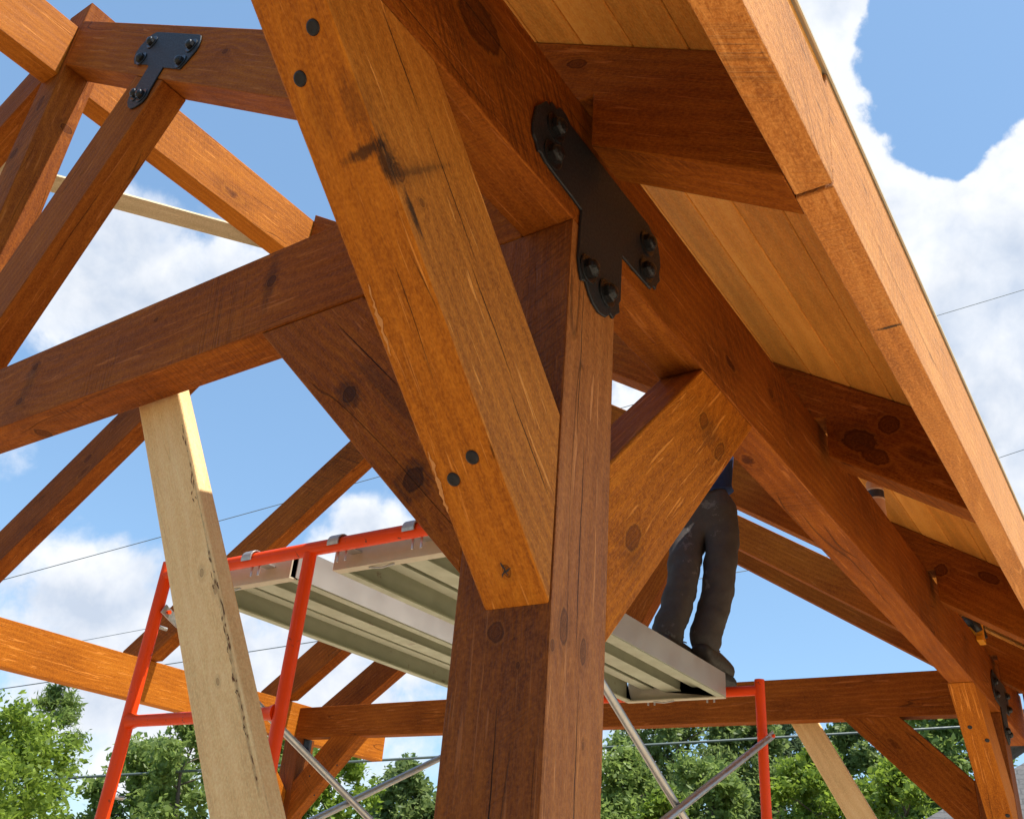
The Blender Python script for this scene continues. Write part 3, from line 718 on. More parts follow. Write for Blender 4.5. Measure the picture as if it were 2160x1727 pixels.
anR, anL = V((2.615, .835, -.19)), V((2.445, .935, -.19))
toeR, toeL = V((2.88, .835, -.255)), V((2.68, .90, -.255))
pel = (hipR + hipL) / 2 + V((0, 0, .06))
wst = pel + V((-.02, .01, .20)); chs = wst + V((.01, .01, .26)); nck = chs + V((.03, 0, .21)); hed = nck + V((.04, -.01, .14))
shR, shL = chs + V((.02, -.17, .11)), chs + V((.02, .17, .11))
elR, wrR = V((2.84, .72, 1.00)), V((2.98, .84, 1.20))
elL, wrL = V((2.86, 1.14, 1.00)), V((3.00, 1.05, 1.20))
pm = frame((pel.x, pel.y, zf))
per = tag(empty('person', (pel.x, pel.y, zf)), 'worker in dark brown trousers and navy shirt standing on the scaffold plank', 'person')
hd = frame(hed)
bodyc = [(pel, .085), (wst, .09), (chs, .115), (nck, .050), (hed + V((0, -.005, -.03)), (.072, .085)), (hed + V((0, -.015, .07)), (.075, .09)),
         (shR, .050), (elR, .040), (wrR, .029), (shL, .050), (elL, .040), (wrL, .029), (hipR, .060), (knR, .045), (anR, .036), (hipL, .060), (knL, .045), (anL, .036)]
skin('body', bodyc, [(0, 1), (1, 2), (2, 3), (3, 4), (4, 5), (2, 6), (6, 7), (7, 8), (2, 9), (9, 10), (10, 11), (0, 12), (12, 13), (13, 14), (0, 15), (15, 16), (16, 17)], 'skin', per, pm)
def hand(wr, fd, pd, side):
    """palm, four bent fingers of different lengths and a thumb, grown as separate chains"""
    fd, pd = V(fd).normalized(), V(pd).normalized(); sd = fd.cross(pd).normalized() * side
    pc = wr + fd * .05
    skin('palm', [(wr - fd * .01, (.026, .022)), (wr + fd * .035, (.036, .016)), (wr + fd * .075, (.038, .014))], [(0, 1), (1, 2)], 'skin', per, pm)
    for i, ln in enumerate((.068, .078, .073, .058)):
        b = wr + fd * .085 + sd * (.030 - i * .020)
        p1 = b + fd * ln * .42 + pd * .006; p2 = p1 + (fd * .75 + pd * .65).normalized() * ln * .33; p3 = p2 + (fd * .35 + pd * .9).normalized() * ln * .27
        skin('finger', [(b - fd * .02, .0095), (p1, .0088), (p2, .0080), (p3, .0068)], [(0, 1), (1, 2), (2, 3)], 'skin', per, pm)
    b = wr + fd * .03 + sd * .034
    skin('thumb', [(b - sd * .01, .012), (b + (fd + sd * .8).normalized() * .035, .0105), (b + (fd * .9 + sd * .5 + pd * .4).normalized() * .062, .0085)], [(0, 1), (1, 2)], 'skin', per, pm)
hand(wrR, V((.6, .3, .7)), V((.5, .6, -.4)), 1)
hand(wrL, V((.6, -.3, .7)), V((.5, -.6, -.4)), -1)
tr = [(pel + V((0, 0, .16)), (.130, .150)), (pel + V((0, 0, -.03)), (.135, .155)),
      (hipR + V((.005, -.005, -.11)), (.098, .098)), (hipR.lerp(knR, .6), (.086, .086)), (knR, (.078, .078)), (knR.lerp(anR, .5), (.077, .078)), (anR + V((-.004, 0, .075)), (.074, .076)), (anR + V((-.002, 0, -.012)), (.074, .076)),
      (hipL + V((-.005, .005, -.11)), (.098, .098)), (hipL.lerp(knL, .6), (.086, .086)), (knL, (.078, .078)), (knL.lerp(anL, .5), (.077, .078)), (anL + V((0, 0, .075)), (.074, .076)), (anL + V((0, 0, -.012)), (.074, .076))]
trs = skin('trousers', tr, [(0, 1), (1, 2), (2, 3), (3, 4), (4, 5), (5, 6), (6, 7), (1, 8), (8, 9), (9, 10), (10, 11), (11, 12), (12, 13)], 'trouser', per, pm, root=1)
tex = bpy.data.textures.new('folds', 'CLOUDS'); tex.noise_scale = .072; tex.noise_depth = 2
dm = trs.modifiers.new('folds', 'DISPLACE'); dm.texture = tex; dm.strength = .023; dm.mid_level = .5; dm.texture_coords = 'LOCAL'
trs.modifiers['sub'].levels = trs.modifiers['sub'].render_levels = 3
sh = [(pel + V((.01, -.01, .07)), (.150, .170)), (wst + V((0, 0, -.02)), (.135, .155)), (chs, (.14, .165)), (chs + V((0, -.03, .13)), (.09, .075)), (shR, (.075, .075)), (shR.lerp(elR, .7), (.062, .062)), (shL, (.075, .075)), (shL.lerp(elL, .7), (.062, .062))]
sho = skin('shirt', sh, [(0, 1), (1, 2), (2, 3), (2, 4), (4, 5), (2, 6), (6, 7)], 'shirt', per, pm, root=1)
dm = sho.modifiers.new('folds', 'DISPLACE'); dm.texture = tex; dm.strength = .03; dm.texture_coords = 'LOCAL'
def boot(an, toe):
    d = V((toe.x - an.x, toe.y - an.y, 0)).normalized(); s = V((-d.y, d.x, 0))
    hl = an - d * .055
    ch = [(an + V((0, 0, .06)), (.060, .060)), (an + V((0, 0, -.01)), (.066, .064)), (hl + V((0, 0, -.045)), (.056, .050)), (an + d * .095 + V((0, 0, -.028)), (.062, .056)), (an + d * .18 + V((0, 0, -.040)), (.066, .054)), (an + d * .245 + V((0, 0, -.045)), (.060, .050))]
    b = skin('boot', ch, [(0, 1), (1, 2), (1, 3), (3, 4), (4, 5)], 'boot', per, pm, root=1)
    out = [(-.112, -.032), (-.096, -.044), (0, -.040), (.11, -.050), (.20, -.056), (.262, -.042), (.290, 0), (.262, .042), (.20, .056), (.11, .050), (0, .040), (-.096, .044), (-.112, .032)]
    mesh('sole', *prism_geo(out, V((an.x, an.y, zf + .003)), d, s, (0, 0, .028)), M['sole'], pm, b, bevel=.006)
    vs, fs = [], []
    for i in range(4):
        c = an + d * (.070 + .022 * i) + V((0, 0, .046 - .019 * i))
        for g in (-1, 1):
            v, f = tube_geo([c - s * .03 * g, c + d * .008 + V((0, 0, .012)), c + s * .03 * g + d * .012], .0028, 6)
            vs, fs = join((vs, fs), (v, f))
    mesh('laces', vs, fs, M['lace'], pm, b)
boot(anR, toeR); boot(anL, toeL)
# face, ears and hair (the head looks down the slope, behind the plate beam)
fdir = V((1, -.1, .1)).normalized(); sdir = V((.1, 1, 0)).normalized()
fr = frame(hed)
def blob(name, c, r, sc_, mat, parent):
    bm = bmesh.new(); bmesh.ops.create_icosphere(bm, subdivisions=3, radius=r)
    vs = [V(c) + sdir * v.co.x * sc_[0] - fdir * v.co.y * sc_[1] + V((0, 0, v.co.z * sc_[2])) for v in bm.verts]
    bm.verts.index_update(); fs = [tuple(x.index for x in q.verts) for q in bm.faces]; bm.free()
    return mesh(name, vs, fs, M[mat], fr, parent, smooth=True)
hc = hed + V((0, -.01, .03))
blob('hair', hc - fdir * .018 + V((0, 0, .030)), .098, (.92, 1.02, .95), 'hair', per)
blob('nose', hc + fdir * .092 - V((0, 0, .018)), .016, (.9, 1.2, 1.5), 'skin', per)
for g in (-1, 1):
    blob('ear', hc + sdir * .079 * g - V((0, 0, .01)), .022, (.4, .8, 1.4), 'skin', per)
    blob('eye', hc + sdir * .032 * g + fdir * .077 + V((0, 0, .01)), .011, (1, .7, .7), 'sole', per)
blob('mouth', hc + fdir * .080 - V((0, 0, .062)), .016, (1.5, .5, .35), 'band', per)
# pale paint smears on the left thigh
sm_ = []
for i in range(6):
    z0 = .335 - i * .020
    y0, x0 = hipL.y - .03, hipL.x - .085 - .002 * i
    sm_.append((V((x0 - .022, y0 + .04 * rnd.random(), z0 + .008)), V((x0 - .010, y0 - .055 - .03 * rnd.random(), z0 - .006))))
streak('paint_smear', sm_, (-1, -.25, 0), per, 'lime', .0035, .012)

# ---------------------------------------------------------------- beige tube on the plate beam
TBX, TBY = 2.645, .037
tb = tag(empty('printed_tube', (TBX, TBY, HR)), 'pale beige tube with a dark blue band, under the knotty middle rafter tail', 'tube')
fr = frame((TBX, TBY, HR))
def lathe(name, prof, c, mat, parent, seg=24):
    v, f = tube_geo([V(c) + V((0, 0, z)) for r, z in prof], [r for r, z in prof], seg)
    return mesh(name, v, f, M[mat], fr, parent, smooth=True)
c_ = (TBX, TBY, HR + .001)
lathe('body', [(.033, 0), (.035, .003), (.035, .16), (.026, .175), (.012, .19)], c_, 'beige', tb)
lathe('band', [(.0352, .086), (.0356, .087), (.0356, .119), (.0352, .120)], c_, 'band', tb)
for z in (.081, .125): lathe('rim', [(.0353, z - .003), (.0360, z - .002), (.0360, z + .002), (.0353, z + .003)], c_, 'trimw', tb)

# ---------------------------------------------------------------- yellow tool lying on the plate beam
tl = tag(empty('power_tool', (4.66, .03, HR)), 'small yellow and black tool lodged on the plate beam under the lowest rafter tail', 'tool')
fr = frame((4.66, .03, HR))
g = prism_geo([(-.058, -.035), (.058, -.035), (.052, -.006), (.034, .004), (.027, .100), (-.027, .100), (-.034, .004), (-.052, -.006)], (4.64, -.040, HR), X_, Z_, (0, .036, 0))
g = join(g, boxg((4.61, -.010, HR + .002), (4.67, .10, HR + .06)))
mesh('body', *g, M['yellow'], fr, tl, bevel=.003)
for s in (-1, 1):
    g = tube_geo([(4.64 + s * .078, -.030, HR + .012), (4.64 + s * .085, -.012, HR + .060), (4.64 + s * .07, .05, HR + .085)], [.022, .034, .026], 12)
    mesh('grip', *g, M['black'], fr, tl, smooth=True)

# ---------------------------------------------------------------- overhead lines
def wire(pts, r, label, mat='wire'):
    a, b = V(pts[0]), V(pts[-1])
    ext = 1.0
    v, f = tube_geo(pts, r, 8)
    o = mesh('overhead_wire', v, f, M[mat], frame(a), smooth=True)
    return tag(o, label, 'wire', 'overhead wires')
def cat(a, m, b, over=.6):
    """a sagging line through three points, carried on past both ends"""
    a, m, b = V(a), V(m), V(b); out = []
    n = 40
    for i in range(n + 1):
        t = -over + (1 + 2 * over) * i / n
        # Lagrange through t=0,.5,1
        out.append(a * (2 * (t - .5) * (t - 1)) + m * (-4 * t * (t - 1)) + b * (2 * t * (t - .5)))
    return out
wire(cat((8.328, 16.766, .062), (13.42, 9.60, 1.24), (18.492, 2.415, 2.418),   .5), .024, 'grey-green cable crossing low in front of the trees', 'cable')
wire(cat((7.356, 17.262, 3.559), (13.05, 8.5, 7.62), (18.743, -.26, 11.878), .3), .008, 'thin wire crossing the sky from lower left up to the right edge')
wire(cat((7.901, 16.992, 1.613), (12.69, 11.6, 3.57), (17.486, 6.206, 5.638), .3), .010, 'thin wire passing under the scaffold planks and beside the worker')
wire(cat((8.95, 16.411, 2.749), (11.06, 14.74, 3.76), (13.166, 13.072, 4.799), .5), .006, 'faintest wire behind the left scaffold leg')
wire(cat((18.6, 1.7, 7.65), (18.677, .919, 7.857), (18.74, .15, 8.03), .9), .007, 'short stretch of wire leaving at the right edge above the houses')

# ---------------------------------------------------------------- trees
def tree(x, y, ztop, r, leaf, kind, label, seed, group='trees behind the frame'):
    g = random.Random(seed)
    e = tag(empty('tree', (x, y, -H)), label, 'tree', group)
    fr = frame((x, y, -H))
    ht = ztop + H
    zc0 = -H + (ht * .12 if kind in ('round', 'loose') else ht * .22)
    # trunk and limbs
    segs = []
    tr_ = .035 + .016 * ht
    pts = [V((x, y, -H - .05))]
    for i in range(1, 7):
        t = i / 6; pts.append(V((x + g.uniform(-.05, .05) * r * t * 2, y + g.uniform(-.05, .05) * r * t * 2, -H + ht * .93 * t)))
    geo = tube_geo(pts, [tr_ * (1 - .86 * i / 6) for i in range(7)], 8)
    clumps = []
    nl = {'round': 30, 'loose': 26, 'tall': 44, 'sparse': 22}[kind]
    for i in range(nl):
        u = (i + .5) / nl
        zz = zc0 + (ztop - zc0) * (u ** .85)
        if kind == 'sparse': rr = r * (1.05 - .9 * u) * g.uniform(.55, 1)
        else:
            k = max(.05, 1 - (2 * u - .85) ** 2 * .72) if u > .42 else .86
            rr = r * k ** .5 * g.uniform(.35, 1.0)
        a = i * 2.399 + g.uniform(-.5, .5)
        p = V((x + math.cos(a) * rr, y + math.sin(a) * rr, zz + g.uniform(-.12, .12) * r))
        tt = min(.97, max(.10, (zz - .30 * rr + H) / (ht * .93)))
        j = min(5, int(tt * 6)); b0 = pts[j].lerp(pts[j + 1], tt * 6 - j)
        mid = b0.lerp(p, .55) + V((0, 0, .07 * r))
        geo = join(geo, tube_geo([b0, mid, p], [tr_ * .34 * (1 - .6 * u), tr_ * .2 * (1 - .6 * u), .006], 5))
        clumps.append((p, r * g.uniform(.20, .37) * (1.0 if kind != 'sparse' else .72)))
    if kind != 'sparse':
        clumps += [(V((x, y, ztop - r * .30)), r * .34), (V((x, y, (zc0 + ztop) / 2)), r * .5)]
    mesh('trunk', *geo, M['bark'], fr, e, smooth=True)
    # leaf sprays: short twigs in each clump, leaves along them
    vs, fs = [], []
    dist = math.hypot(x + 1.25, y + .79)
    ls = max(.040, .0027 * dist)
    dens = {'round': 1.25, 'loose': .85, 'tall': 1.0, 'sparse': .95}[kind]
    for p, cr in clumps:
        ntw = int(58 * dens)
        for _ in range(ntw):
            d = V((g.gauss(0, 1), g.gauss(0, 1), g.gauss(.25, .8))).normalized()
            c0 = p + d * cr * g.uniform(.15, .75)
            dirn = (d + V((g.uniform(-.5, .5), g.uniform(-.5, .5), g.uniform(-.5, .25)))).normalized()
            ln = cr * g.uniform(.35, .75)
            m = g.randint(6, 10)
            for q in range(m):
                c = c0 + dirn * ln * (q / m) + V((g.gauss(0, 1), g.gauss(0, 1), g.gauss(0, 1))) * ls * .9
                u = V((g.gauss(0, 1), g.gauss(0, 1), g.gauss(0, .7))).normalized()
                w = u.orthogonal().normalized(); w = (w * math.cos(g.random() * 6.3) + u.cross(w) * math.sin(g.random() * 6.3))
                s = ls * g.choice((.6, .85, 1.0, 1.3, 1.6))
                n0 = len(vs)
                if kind == 'sparse': vs += [c - u * s * 1.3, c + w * s * .22, c + u * s * 1.3, c - w * s * .22]
                else: vs += [c - u * s, c + w * s * .5 + u * s * .15, c + u * s * 1.1, c - w * s * .5 + u * s * .15]
                fs.append((n0, n0 + 1, n0 + 2, n0 + 3))
    me = bpy.data.meshes.new('crown'); inv = fr.inverted()
    me.from_pydata([inv @ v for v in vs], [], fs); me.materials.append(M[leaf])
    link(bpy.data.objects.new('crown', me), e, fr)
    return e
TREES = [
    (5.93, 12.38, .53, 1.42, 'leafA', 'round', 'big bright green leafy tree at the lower left edge'),
    (9.32, 17.36, 2.28, .95, 'leafB', 'sparse', 'thin airy treetop rising behind the bright green tree at left'),
    (11.54, 17.11, 1.12, 1.36, 'leafB', 'round', 'mid-green tree between the left scaffold leg and the raw plank'),
    (10.30, 14.29, 1.37, .85, 'leafB', 'loose', 'loose branching tree partly hidden by the raw plank, under the red rung'),
    (13.07, 13.17, 1.39, 1.11, 'leafA', 'loose', 'light green tree behind the crossing silver tubes at bottom left'),
    (17.86, 15.32, 1.63, 1.26, 'leafC', 'round', 'dark rounded tree just left of the central post at the bottom'),
    (16.34, 18.35, 2.15, 1.24, 'leafB', 'loose', 'tree seen through the gap beside the far left post'),
    (23.28, 10.49, 4.30, 1.94, 'leafC', 'tall', 'tall dark tree under the far tie beam left of the right scaffold leg'),
    (24.98, 9.01, 4.05, 1.59, 'leafC', 'tall', 'tallest dark tree directly behind the right scaffold leg'),
    (14.68, 7.59, 1.38, 1.14, 'leafB', 'round', 'lower green tree just right of the central post'),
    (27.23, 8.63, 4.61, 1.08, 'needle', 'sparse', 'pale sparse tree with sky gaps right of the red scaffold leg'),
    (25.98, 5.71, 4.64, 1.52, 'leafC', 'tall', 'tall tree between the light orange plank and the broad far knee brace'),
    (23.38, 3.52, 4.11, 1.38, 'leafB', 'tall', 'tall tree above the grey shingled roof, left of the steep orange brace'),
    (15.99, 4.40, 1.58, .97, 'leafA', 'round', 'bright bushy tree behind the lower end of the light orange plank'),
    (14.37, 2.69, 1.19, .73, 'leafA', 'loose', 'sunny low tree in front of the grey shingled roof'),
    (17.22, 6.88, 1.59, 1.10, 'leafB', 'round', 'green tree behind the crossing brace tubes at bottom right'),
    (14.12, 6.47, .59, .80, 'leafA', 'loose', 'light green low tree at the bottom between central post and right scaffold leg'),
]
for i, a in enumerate(TREES): tree(*a, seed=100 + i)

# ---------------------------------------------------------------- neighbouring houses
def shingles():
    m, nt, b = new_mat('grey_shingles'); q = NB(nt)
    tc = q.n('ShaderNodeTexCoord')
    br = q.n('ShaderNodeTexBrick'); q.lk(tc.outputs['Object'], br.inputs['Vector'])
    br.inputs['Scale'].default_value = 1; br.inputs['Brick Width'].default_value = .32; br.inputs['Row Height'].default_value = .14
    br.inputs['Mortar Size'].default_value = .012; br.inputs['Color1'].default_value = (.085, .082, .080, 1); br.inputs['Color2'].default_value = (.13, .125, .12, 1); br.inputs['Mortar'].default_value = (.05, .05, .05, 1)
    n = q.noise(tc.outputs['Object'], 30, 4)
    q.lk(q.mix(.35, br.outputs[0], q.ramp(n, [(.3, (.05, .05, .05)), (.7, (.17, .165, .16))])), b.inputs['Base Color']); b.inputs['Roughness'].default_value = .9
    return m
def siding():
    m, nt, b = new_mat('grey_lap_siding'); q = NB(nt)
    tc = q.n('ShaderNodeTexCoord'); s = q.n('ShaderNodeSeparateXYZ'); q.lk(tc.outputs['Object'], s.inputs[0])
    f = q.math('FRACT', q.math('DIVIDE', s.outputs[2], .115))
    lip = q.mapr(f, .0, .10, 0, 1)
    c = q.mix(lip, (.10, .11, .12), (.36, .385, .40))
    q.lk(c, b.inputs['Base Color']); b.inputs['Roughness'].default_value = .6
    bp = q.n('ShaderNodeBump'); bp.inputs['Distance'].default_value = .02; q.lk(f, bp.inputs['Height']); q.lk(bp.outputs[0], b.inputs['Normal'])
    return m
M['shingle'] = shingles(); M['siding'] = siding()
M['trim'] = simple('white_trim', (.72, .72, .70), .5)
M['glass'] = simple('window_glass', (.03, .04, .05), .08, 0, .1, 2)
hx, hy = 12.6, 1.0
az = math.atan2(hy + .79, hx + 1.25)
fw = V((math.cos(az), math.sin(az), 0)); rt = V((math.sin(az), -math.cos(az), 0))   # away from / across the view
def hp(a, b, z): return V((hx, hy, 0)) + rt * a + fw * b + V((0, 0, z))
ho = tag(empty('house', hp(1.2, 3, -H), rt, fw), 'low house with grey shingled hip roof at the bottom right corner', 'house')
hm = frame(hp(0, 0, 0), rt, fw)
ez, rz = -.02, 2.05
v = [hp(-1.10, .35, -H), hp(6, .35, -H), hp(6, 6, -H), hp(-1.10, 6, -H), hp(-1.10, .35, ez), hp(6, .35, ez), hp(6, 6, ez), hp(-1.10, 6, ez)]
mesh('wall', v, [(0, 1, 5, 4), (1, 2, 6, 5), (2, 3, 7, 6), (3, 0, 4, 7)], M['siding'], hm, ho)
def roofp(name, pts, mat=None):
    a, b_, c = V(pts[0]), V(pts[1]), V(pts[2]); n = (b_ - a).cross(c - a).normalized(); n = n if n.z > 0 else -n
    v = [V(p) for p in pts] + [V(p) - n * .09 for p in pts]; k = len(pts)
    f = [tuple(range(k)), tuple(range(2 * k - 1, k - 1, -1))] + [(i, (i + 1) % k, k + (i + 1) % k, k + i) for i in range(k)]
    e = (b_ - a).normalized()
    return mesh(name, v, f, M['shingle'], frame(a, e, n.cross(e)), ho)
E0, E1, E2, E3 = hp(-1.45, -.05, ez - .06), hp(6.3, -.05, ez - .06), hp(6.3, 6.3, ez - .06), hp(-1.45, 6.3, ez - .06)
Ra, Rb = hp(1.55, 3.12, rz), hp(3.6, 3.12, rz)
roofp('roof', [E0, E1, Rb, Ra]); roofp('roof', [E1, E2, Rb]); roofp('roof', [E2, E3, Ra, Rb]); roofp('roof', [E3, E0, Ra])
mesh('gutter', *prism_geo([(0, 0), (.11, 0), (.11, .09), (0, .09)], E0 - V((0, 0, .09)), -fw, Z_, E1 - E0), M['trim'], hm, ho)
wi = mesh('window', *join(prism_geo([(1.2, -1.6), (2.3, -1.6), (2.3, -.5), (1.2, -.5)], hp(0, .31, 0), rt, Z_, fw * .05)), M['trim'], hm, ho)
mesh('pane', *prism_geo([(1.28, -1.52), (2.22, -1.52), (2.22, -.58), (1.28, -.58)], hp(0, .30, 0), rt, Z_, fw * .02), M['glass'], hm, wi)
h2 = tag(empty('house', hp(1.6, -1.2, -H), rt, fw), 'house wall with grey horizontal siding at the right edge of the picture', 'house')
m2 = frame(hp(.30, -1.6, 0), rt, fw)
g = prism_geo([(.30, -H), (4.2, -H), (4.2, 1.05), (2.25, 2.3), (.30, 1.05)], hp(0, -1.6, 0), rt, Z_, fw * 1.4)
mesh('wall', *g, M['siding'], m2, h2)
for s in (0, 1):
    a, b_ = ((.05, .86), (2.25, 2.30)) if not s else ((2.25, 2.30), (4.45, .86))
    g = prism_geo([(a[0], a[1] + .004), (b_[0], b_[1] + .004), (b_[0], b_[1] + .14), (a[0], a[1] + .14)], hp(0, -1.85, 0), rt, Z_, fw * 1.9)
    mesh('roof', *g, M['shingle'], m2, h2)
wi = mesh('window', *prism_geo([(1.6, -1.3), (2.8, -1.3), (2.8, .1), (1.6, .1)], hp(0, -1.64, 0), rt, Z_, fw * .06), M['trim'], m2, h2)
mesh('pane', *prism_geo([(1.7, -1.2), (2.7, -1.2), (2.7, 0), (1.7, 0)], hp(0, -1.65, 0), rt, Z_, fw * .02), M['glass'], m2, wi)

# ---------------------------------------------------------------- ground
def groundmat():
    m, nt, b = new_mat('mown_lawn'); q = NB(nt); tc = q.n('ShaderNodeTexCoord'); v = tc.outputs['Object']
    c = q.ramp(q.math('ADD', q.math('MULTIPLY', q.noise(v, .25, 5), .6), q.math('MULTIPLY', q.noise(v, 30, 4), .4)), [(.3, (.045, .075, .014)), (.7, (.13, .16, .045))])
    q.lk(c, b.inputs['Base Color']); b.inputs['Roughness'].default_value = .95
    bp = q.n('ShaderNodeBump'); bp.inputs['Distance'].default_value = .03; q.lk(q.noise(v, 45, 4), bp.inputs['Height']); q.lk(bp.outputs[0], b.inputs['Normal'])
    return m
M['lawn'] = groundmat()
M['bounce_soil'] = simple('brown_bounce_soil', (.230, .150, .085), .95, 0, .3, 5, .8)
M['bounce_gravel'] = simple('tan_bounce_gravel', (.56, .44, .30), .92, 0, .22, 6, .6)
gv = [(-400, -400, -H), (400, -400, -H), (400, 400, -H), (-400, 400, -H)]
tag(mesh('ground', gv, [(0, 1, 2, 3)], M['lawn'], Matrix.Identity(4)), kind='structure')
tag(mesh('bounce_gravel_pad', *boxg((-1.6, -16, -H - .1), (10.5, 11, -H + .012)), M['bounce_gravel'], frame((1.7, 2, -H)), bevel=.01), kind='structure')  # unseen pad, added for warm bounce light on the undersides
tag(mesh('low_bounce_soil', *boxg((-16, -14, -H - .1), (-1.61, 14, -H + .008)), M['bounce_soil'], frame((-6, 0, -H)), bevel=.01), kind='structure')  # unseen ground, added to hold down the bounce on faces turned this way

# ---------------------------------------------------------------- sky, sun, camera
SUN = V((.14, -1, 2.2)).normalized()
BLOBS = [(0.718, 0.16, 0.677, 4.0, 1), (0.622, 0.123, 0.773, 2.6, 1.1), (0.666, 0.135, 0.733, 2.6, 1.1), (0.699, 0.129, 0.703, 2.4, 1.0), (0.769, 0.143, 0.623, 4.5, 1), (0.8, 0.119, 0.588, 5, 1), (0.812, 0.074, 0.58, 4, 1), (0.837, 0.054, 0.544, 5, 1), (0.642, 0.142, 0.753, 2.6, 1), (0.668, 0.164, 0.725, 3, 1), (0.788, 0.007, 0.616, 3.2, 0.9), (0.876, 0.05, 0.479, 6, 0.85), (0.738, -0.016, 0.675, 2.4, 0.9), (0.756, 0.007, 0.655, 1.8, 0.7), (0.857, 0.102, 0.504, 4, 0.9), (0.562, 0.122, 0.818, 4, 1), (0.91, 0.097, 0.403, 5, 0.6), (0.393, 0.739, 0.547, 4.8, 0.8), (0.371, 0.773, 0.515, 4.2, 0.8), (0.432, 0.705, 0.562, 3.6, 0.8), (0.441, 0.674, 0.593, 2.4, 0.7), (0.35, 0.803, 0.483, 2.6, 0.6), (0.386, 0.85, 0.359, 2.2, 0.72), (0.436, 0.848, 0.3, 2.6, 0.5), (0.499, 0.824, 0.269, 3, 0.75), (0.452, 0.855, 0.253, 3, 0.6), (0.549, 0.808, 0.214, 5, 0.9), (0.483, 0.855, 0.192, 5, 0.85), (0.612, 0.699, 0.369, 1.5, 0.6), (0.651, 0.68, 0.337, 2.4, 0.85), (0.681, 0.652, 0.333, 2.2, 0.8), (0.535, 0.724, 0.435, 1.3, 0.85), (0.567, 0.709, 0.42, 0.9, 0.6), (0.707, 0.646, 0.288, 3.4, 0.85), (0.684, 0.697, 0.216, 5, 0.9), (0.641, 0.743, 0.19, 4, 0.85), (0.915, 0.332, 0.229, 1.0, 1.05), (0.755, 0.637, 0.156, 4, 0.8), (0.559, 0.816, 0.148, 4.5, 0.8), (0.45, 0.621, 0.641, 1.0, 0.6), (0.579, 0.728, 0.366, 1.3, 0.6), (0.777, 0.398, 0.488, 3, 0.6), (0.869, 0.468, 0.158, 3, 0.8), (0.947, 0.275, 0.167, 3, 0.75), (0.672, 0.73, 0.126, 4, 0.8), (0.2, -0.8, 0.35, 14, 0.8), (-0.2, 0.8, 0.3, 14, 0.8), (0.5, -0.5, 0.4, 10, 0.7)]
GREY = [(0.88, 0.056, 0.472, 7, 1), (0.863, 0.096, 0.495, 5, 0.7), (0.82, 0.127, 0.558, 3, 0.35), (0.403, 0.741, 0.537, 4.5, 1), (0.375, 0.779, 0.502, 4, 0.7), (0.444, 0.702, 0.557, 3, 0.5), (0.549, 0.808, 0.214, 6, 0.75), (0.484, 0.855, 0.188, 6, 0.75), (0.686, 0.697, 0.207, 5, 0.45)]
HOLES = [(0.705, 0.056, 0.707, 4.0, 0.8), (0.659, 0.065, 0.75, 2.6, 0.8), (0.679, 0.006, 0.734, 4.0, 0.8), (0.746, 0.075, 0.661, 1.8, 0.4), (0.525, 0.742, 0.417, 6, 0.4), (0.482, 0.801, 0.355, 5, 0.45), (0.545, 0.693, 0.472, 5, 0.45), (0.362, 0.608, 0.707, 8, 0.6), (0.354, 0.661, 0.662, 4, 0.5), (0.439, 0.619, 0.651, 2.5, 0.3), (0.919, 0.276, 0.282, 7, 0.6), (0.561, 0.756, 0.337, 3, 0.35)]
w = bpy.data.worlds.new('World'); sc.world = w; w.use_nodes = True
nt = w.node_tree; nt.nodes.clear(); q = NB(nt)
out = q.n('ShaderNodeOutputWorld'); bg = q.n('ShaderNodeBackground'); q.lk(bg.outputs[0], out.inputs[0])
sky = q.n('ShaderNodeTexSky', sky_type='NISHITA'); sky.sun_disc = False
sky.sun_elevation = math.asin(SUN.z); sky.sun_rotation = math.atan2(SUN.x, SUN.y)
sky.air_density = 1.0; sky.dust_density = .6; sky.ozone_density = 1.5
tc = q.n('ShaderNodeTexCoord'); nrm = q.n('ShaderNodeVectorMath', operation='NORMALIZE'); q.lk(tc.outputs['Generated'], nrm.inputs[0]); dv = nrm.outputs[0]
def field(blobs):
    tot = None
    for x, y, z, r, wt in blobs:
        c = V((x, y, z)).normalized()
        dp = q.vmath('DOT_PRODUCT', dv, tuple(c))
        g = q.mapr(dp, math.cos(R(r * 1.55)), math.cos(R(r * .25)), 0, wt)
        tot = g if tot is None else q.math('MAXIMUM', q.math('MULTIPLY_ADD', g, .35, tot), g)
    return tot
wv = q.n('ShaderNodeTexNoise'); q.lk(dv, wv.inputs['Vector']); wv.inputs['Scale'].default_value = 7; wv.inputs['Detail'].default_value = 3
dv2 = q.vmath('ADD', dv, q.vmath('MULTIPLY', q.vmath('SUBTRACT', wv.outputs['Color'], (.5, .5, .5)), (.05, .05, .05)))
fb = q.noise(dv2, 9, 10, .58); fb2 = q.noise(dv2, 30, 8, .6)
dens = q.math('ADD', q.math('SUBTRACT', q.math('MULTIPLY', q.math('MINIMUM', field(BLOBS), 1.15), .85), field(HOLES)), q.math('MULTIPLY', q.math('SUBTRACT', fb, .5), 1.9))
dens = q.math('ADD', dens, q.math('MULTIPLY', q.math('SUBTRACT', fb2, .5), .55))
sdir_ = q.n('ShaderNodeSeparateXYZ'); q.lk(dv, sdir_.inputs[0])
alpha = q.mapr(dens, .31, q.mapr(sdir_.outputs[1], .15, .6, .52, .84))
thick = q.mapr(dens, .55, 1.35)
gry = q.math('MINIMUM', field(GREY), 1.0)
fbs = q.noise(q.vmath('ADD', dv2, tuple(SUN * .035)), 9, 6, .58)
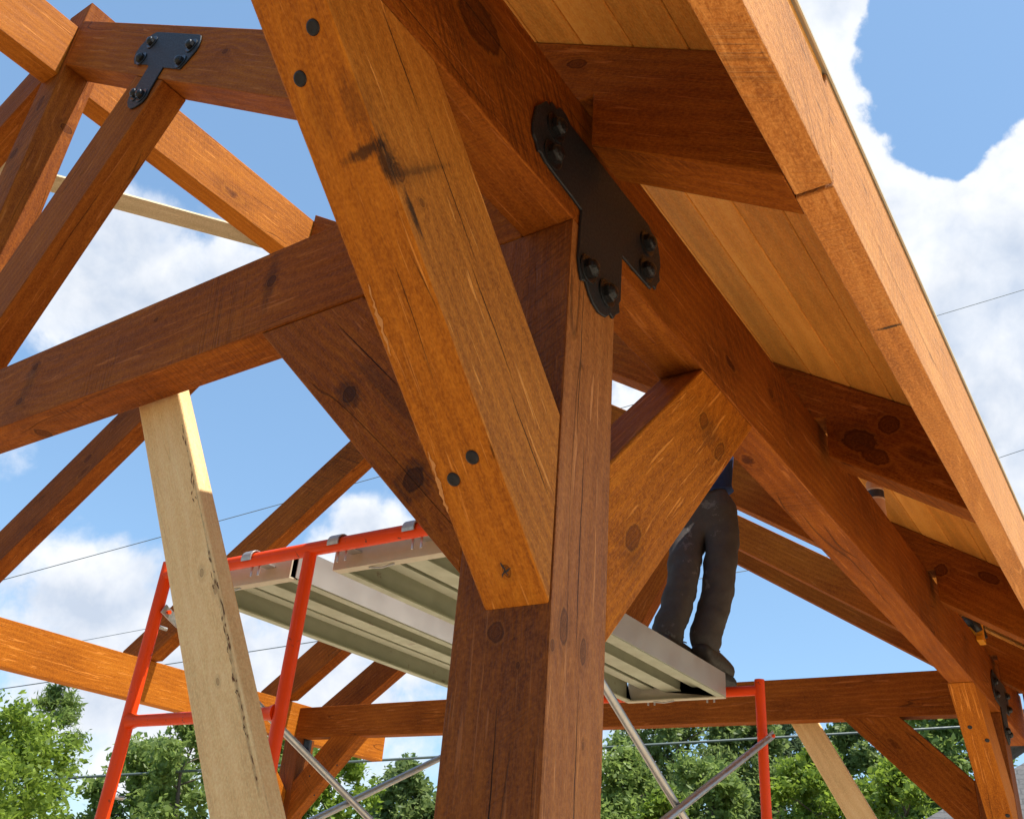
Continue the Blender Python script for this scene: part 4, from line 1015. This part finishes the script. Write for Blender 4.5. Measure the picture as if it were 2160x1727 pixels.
self_shade = q.math('MULTIPLY', q.math('SUBTRACT', fbs, fb), 3.2)
gsh = q.math('ADD', q.math('ADD', q.math('MULTIPLY', gry, .55), q.math('ADD', self_shade, q.mapr(dens, .62, 1.25, -.12, .36))), q.math('MULTIPLY', q.math('SUBTRACT', q.noise(dv2, 5, 6), .5), .5), clamp=True)
CL = .455
ccol = q.mix(gsh, (9.6 * CL, 9.7 * CL, 9.9 * CL), (5.6 * CL, 6.4 * CL, 7.7 * CL))
ccol = q.mix(q.math('MULTIPLY', q.math('SUBTRACT', 1, thick), .25), ccol, (7.0 * CL, 8.0 * CL, 9.6 * CL))
skyc = q.mix(.55, q.vmath('MULTIPLY', sky.outputs[0], (1.02, 1.11, 1.08)), (1.06, 1.90, 3.18))
q.lk(q.mix(alpha, skyc, ccol), bg.inputs['Color'])
bg.inputs['Strength'].default_value = .13
sl = bpy.data.lights.new('sun', 'SUN'); sl.energy = 4.2; sl.angle = R(.5); sl.color = (1, .955, .88)
so = bpy.data.objects.new('sun', sl); link(so); so.rotation_mode = 'QUATERNION'; so.rotation_quaternion = SUN.to_track_quat('Z', 'Y'); so.location = (0, -6, 12)

cam = bpy.data.cameras.new('camera'); co = bpy.data.objects.new('camera', cam); col.objects.link(co)
RC = Matrix(((0.5517360840753038, -0.8306295486620024, 0.07511222549496996), (0.4347159746000742, 0.20955384903780286, -0.8758477069564944), (0.7117649295636564, 0.5158892683929368, 0.47670635384924687)))
mw = Matrix((RC[0], -RC[1], -RC[2])).transposed().to_4x4(); mw.translation = V((-1.24945585, -0.79210719, -1.26251092))
WM[co.name] = mw; co.matrix_basis = mw
cam.sensor_width = 36; cam.lens = 36 * 1934.086 / 2156; cam.clip_start = .05; cam.clip_end = 3000
sc.camera = co
# everything above was laid out from the plate's underside: lift it so that the ground is z = 0
for o in list(sc.objects):
    if o.parent is None: o.location.z += H
sc.render.resolution_x, sc.render.resolution_y = 1024, 818
sc.view_settings.view_transform = 'Standard'; sc.view_settings.look = 'None'; sc.view_settings.exposure = .9; sc.view_settings.gamma = 1
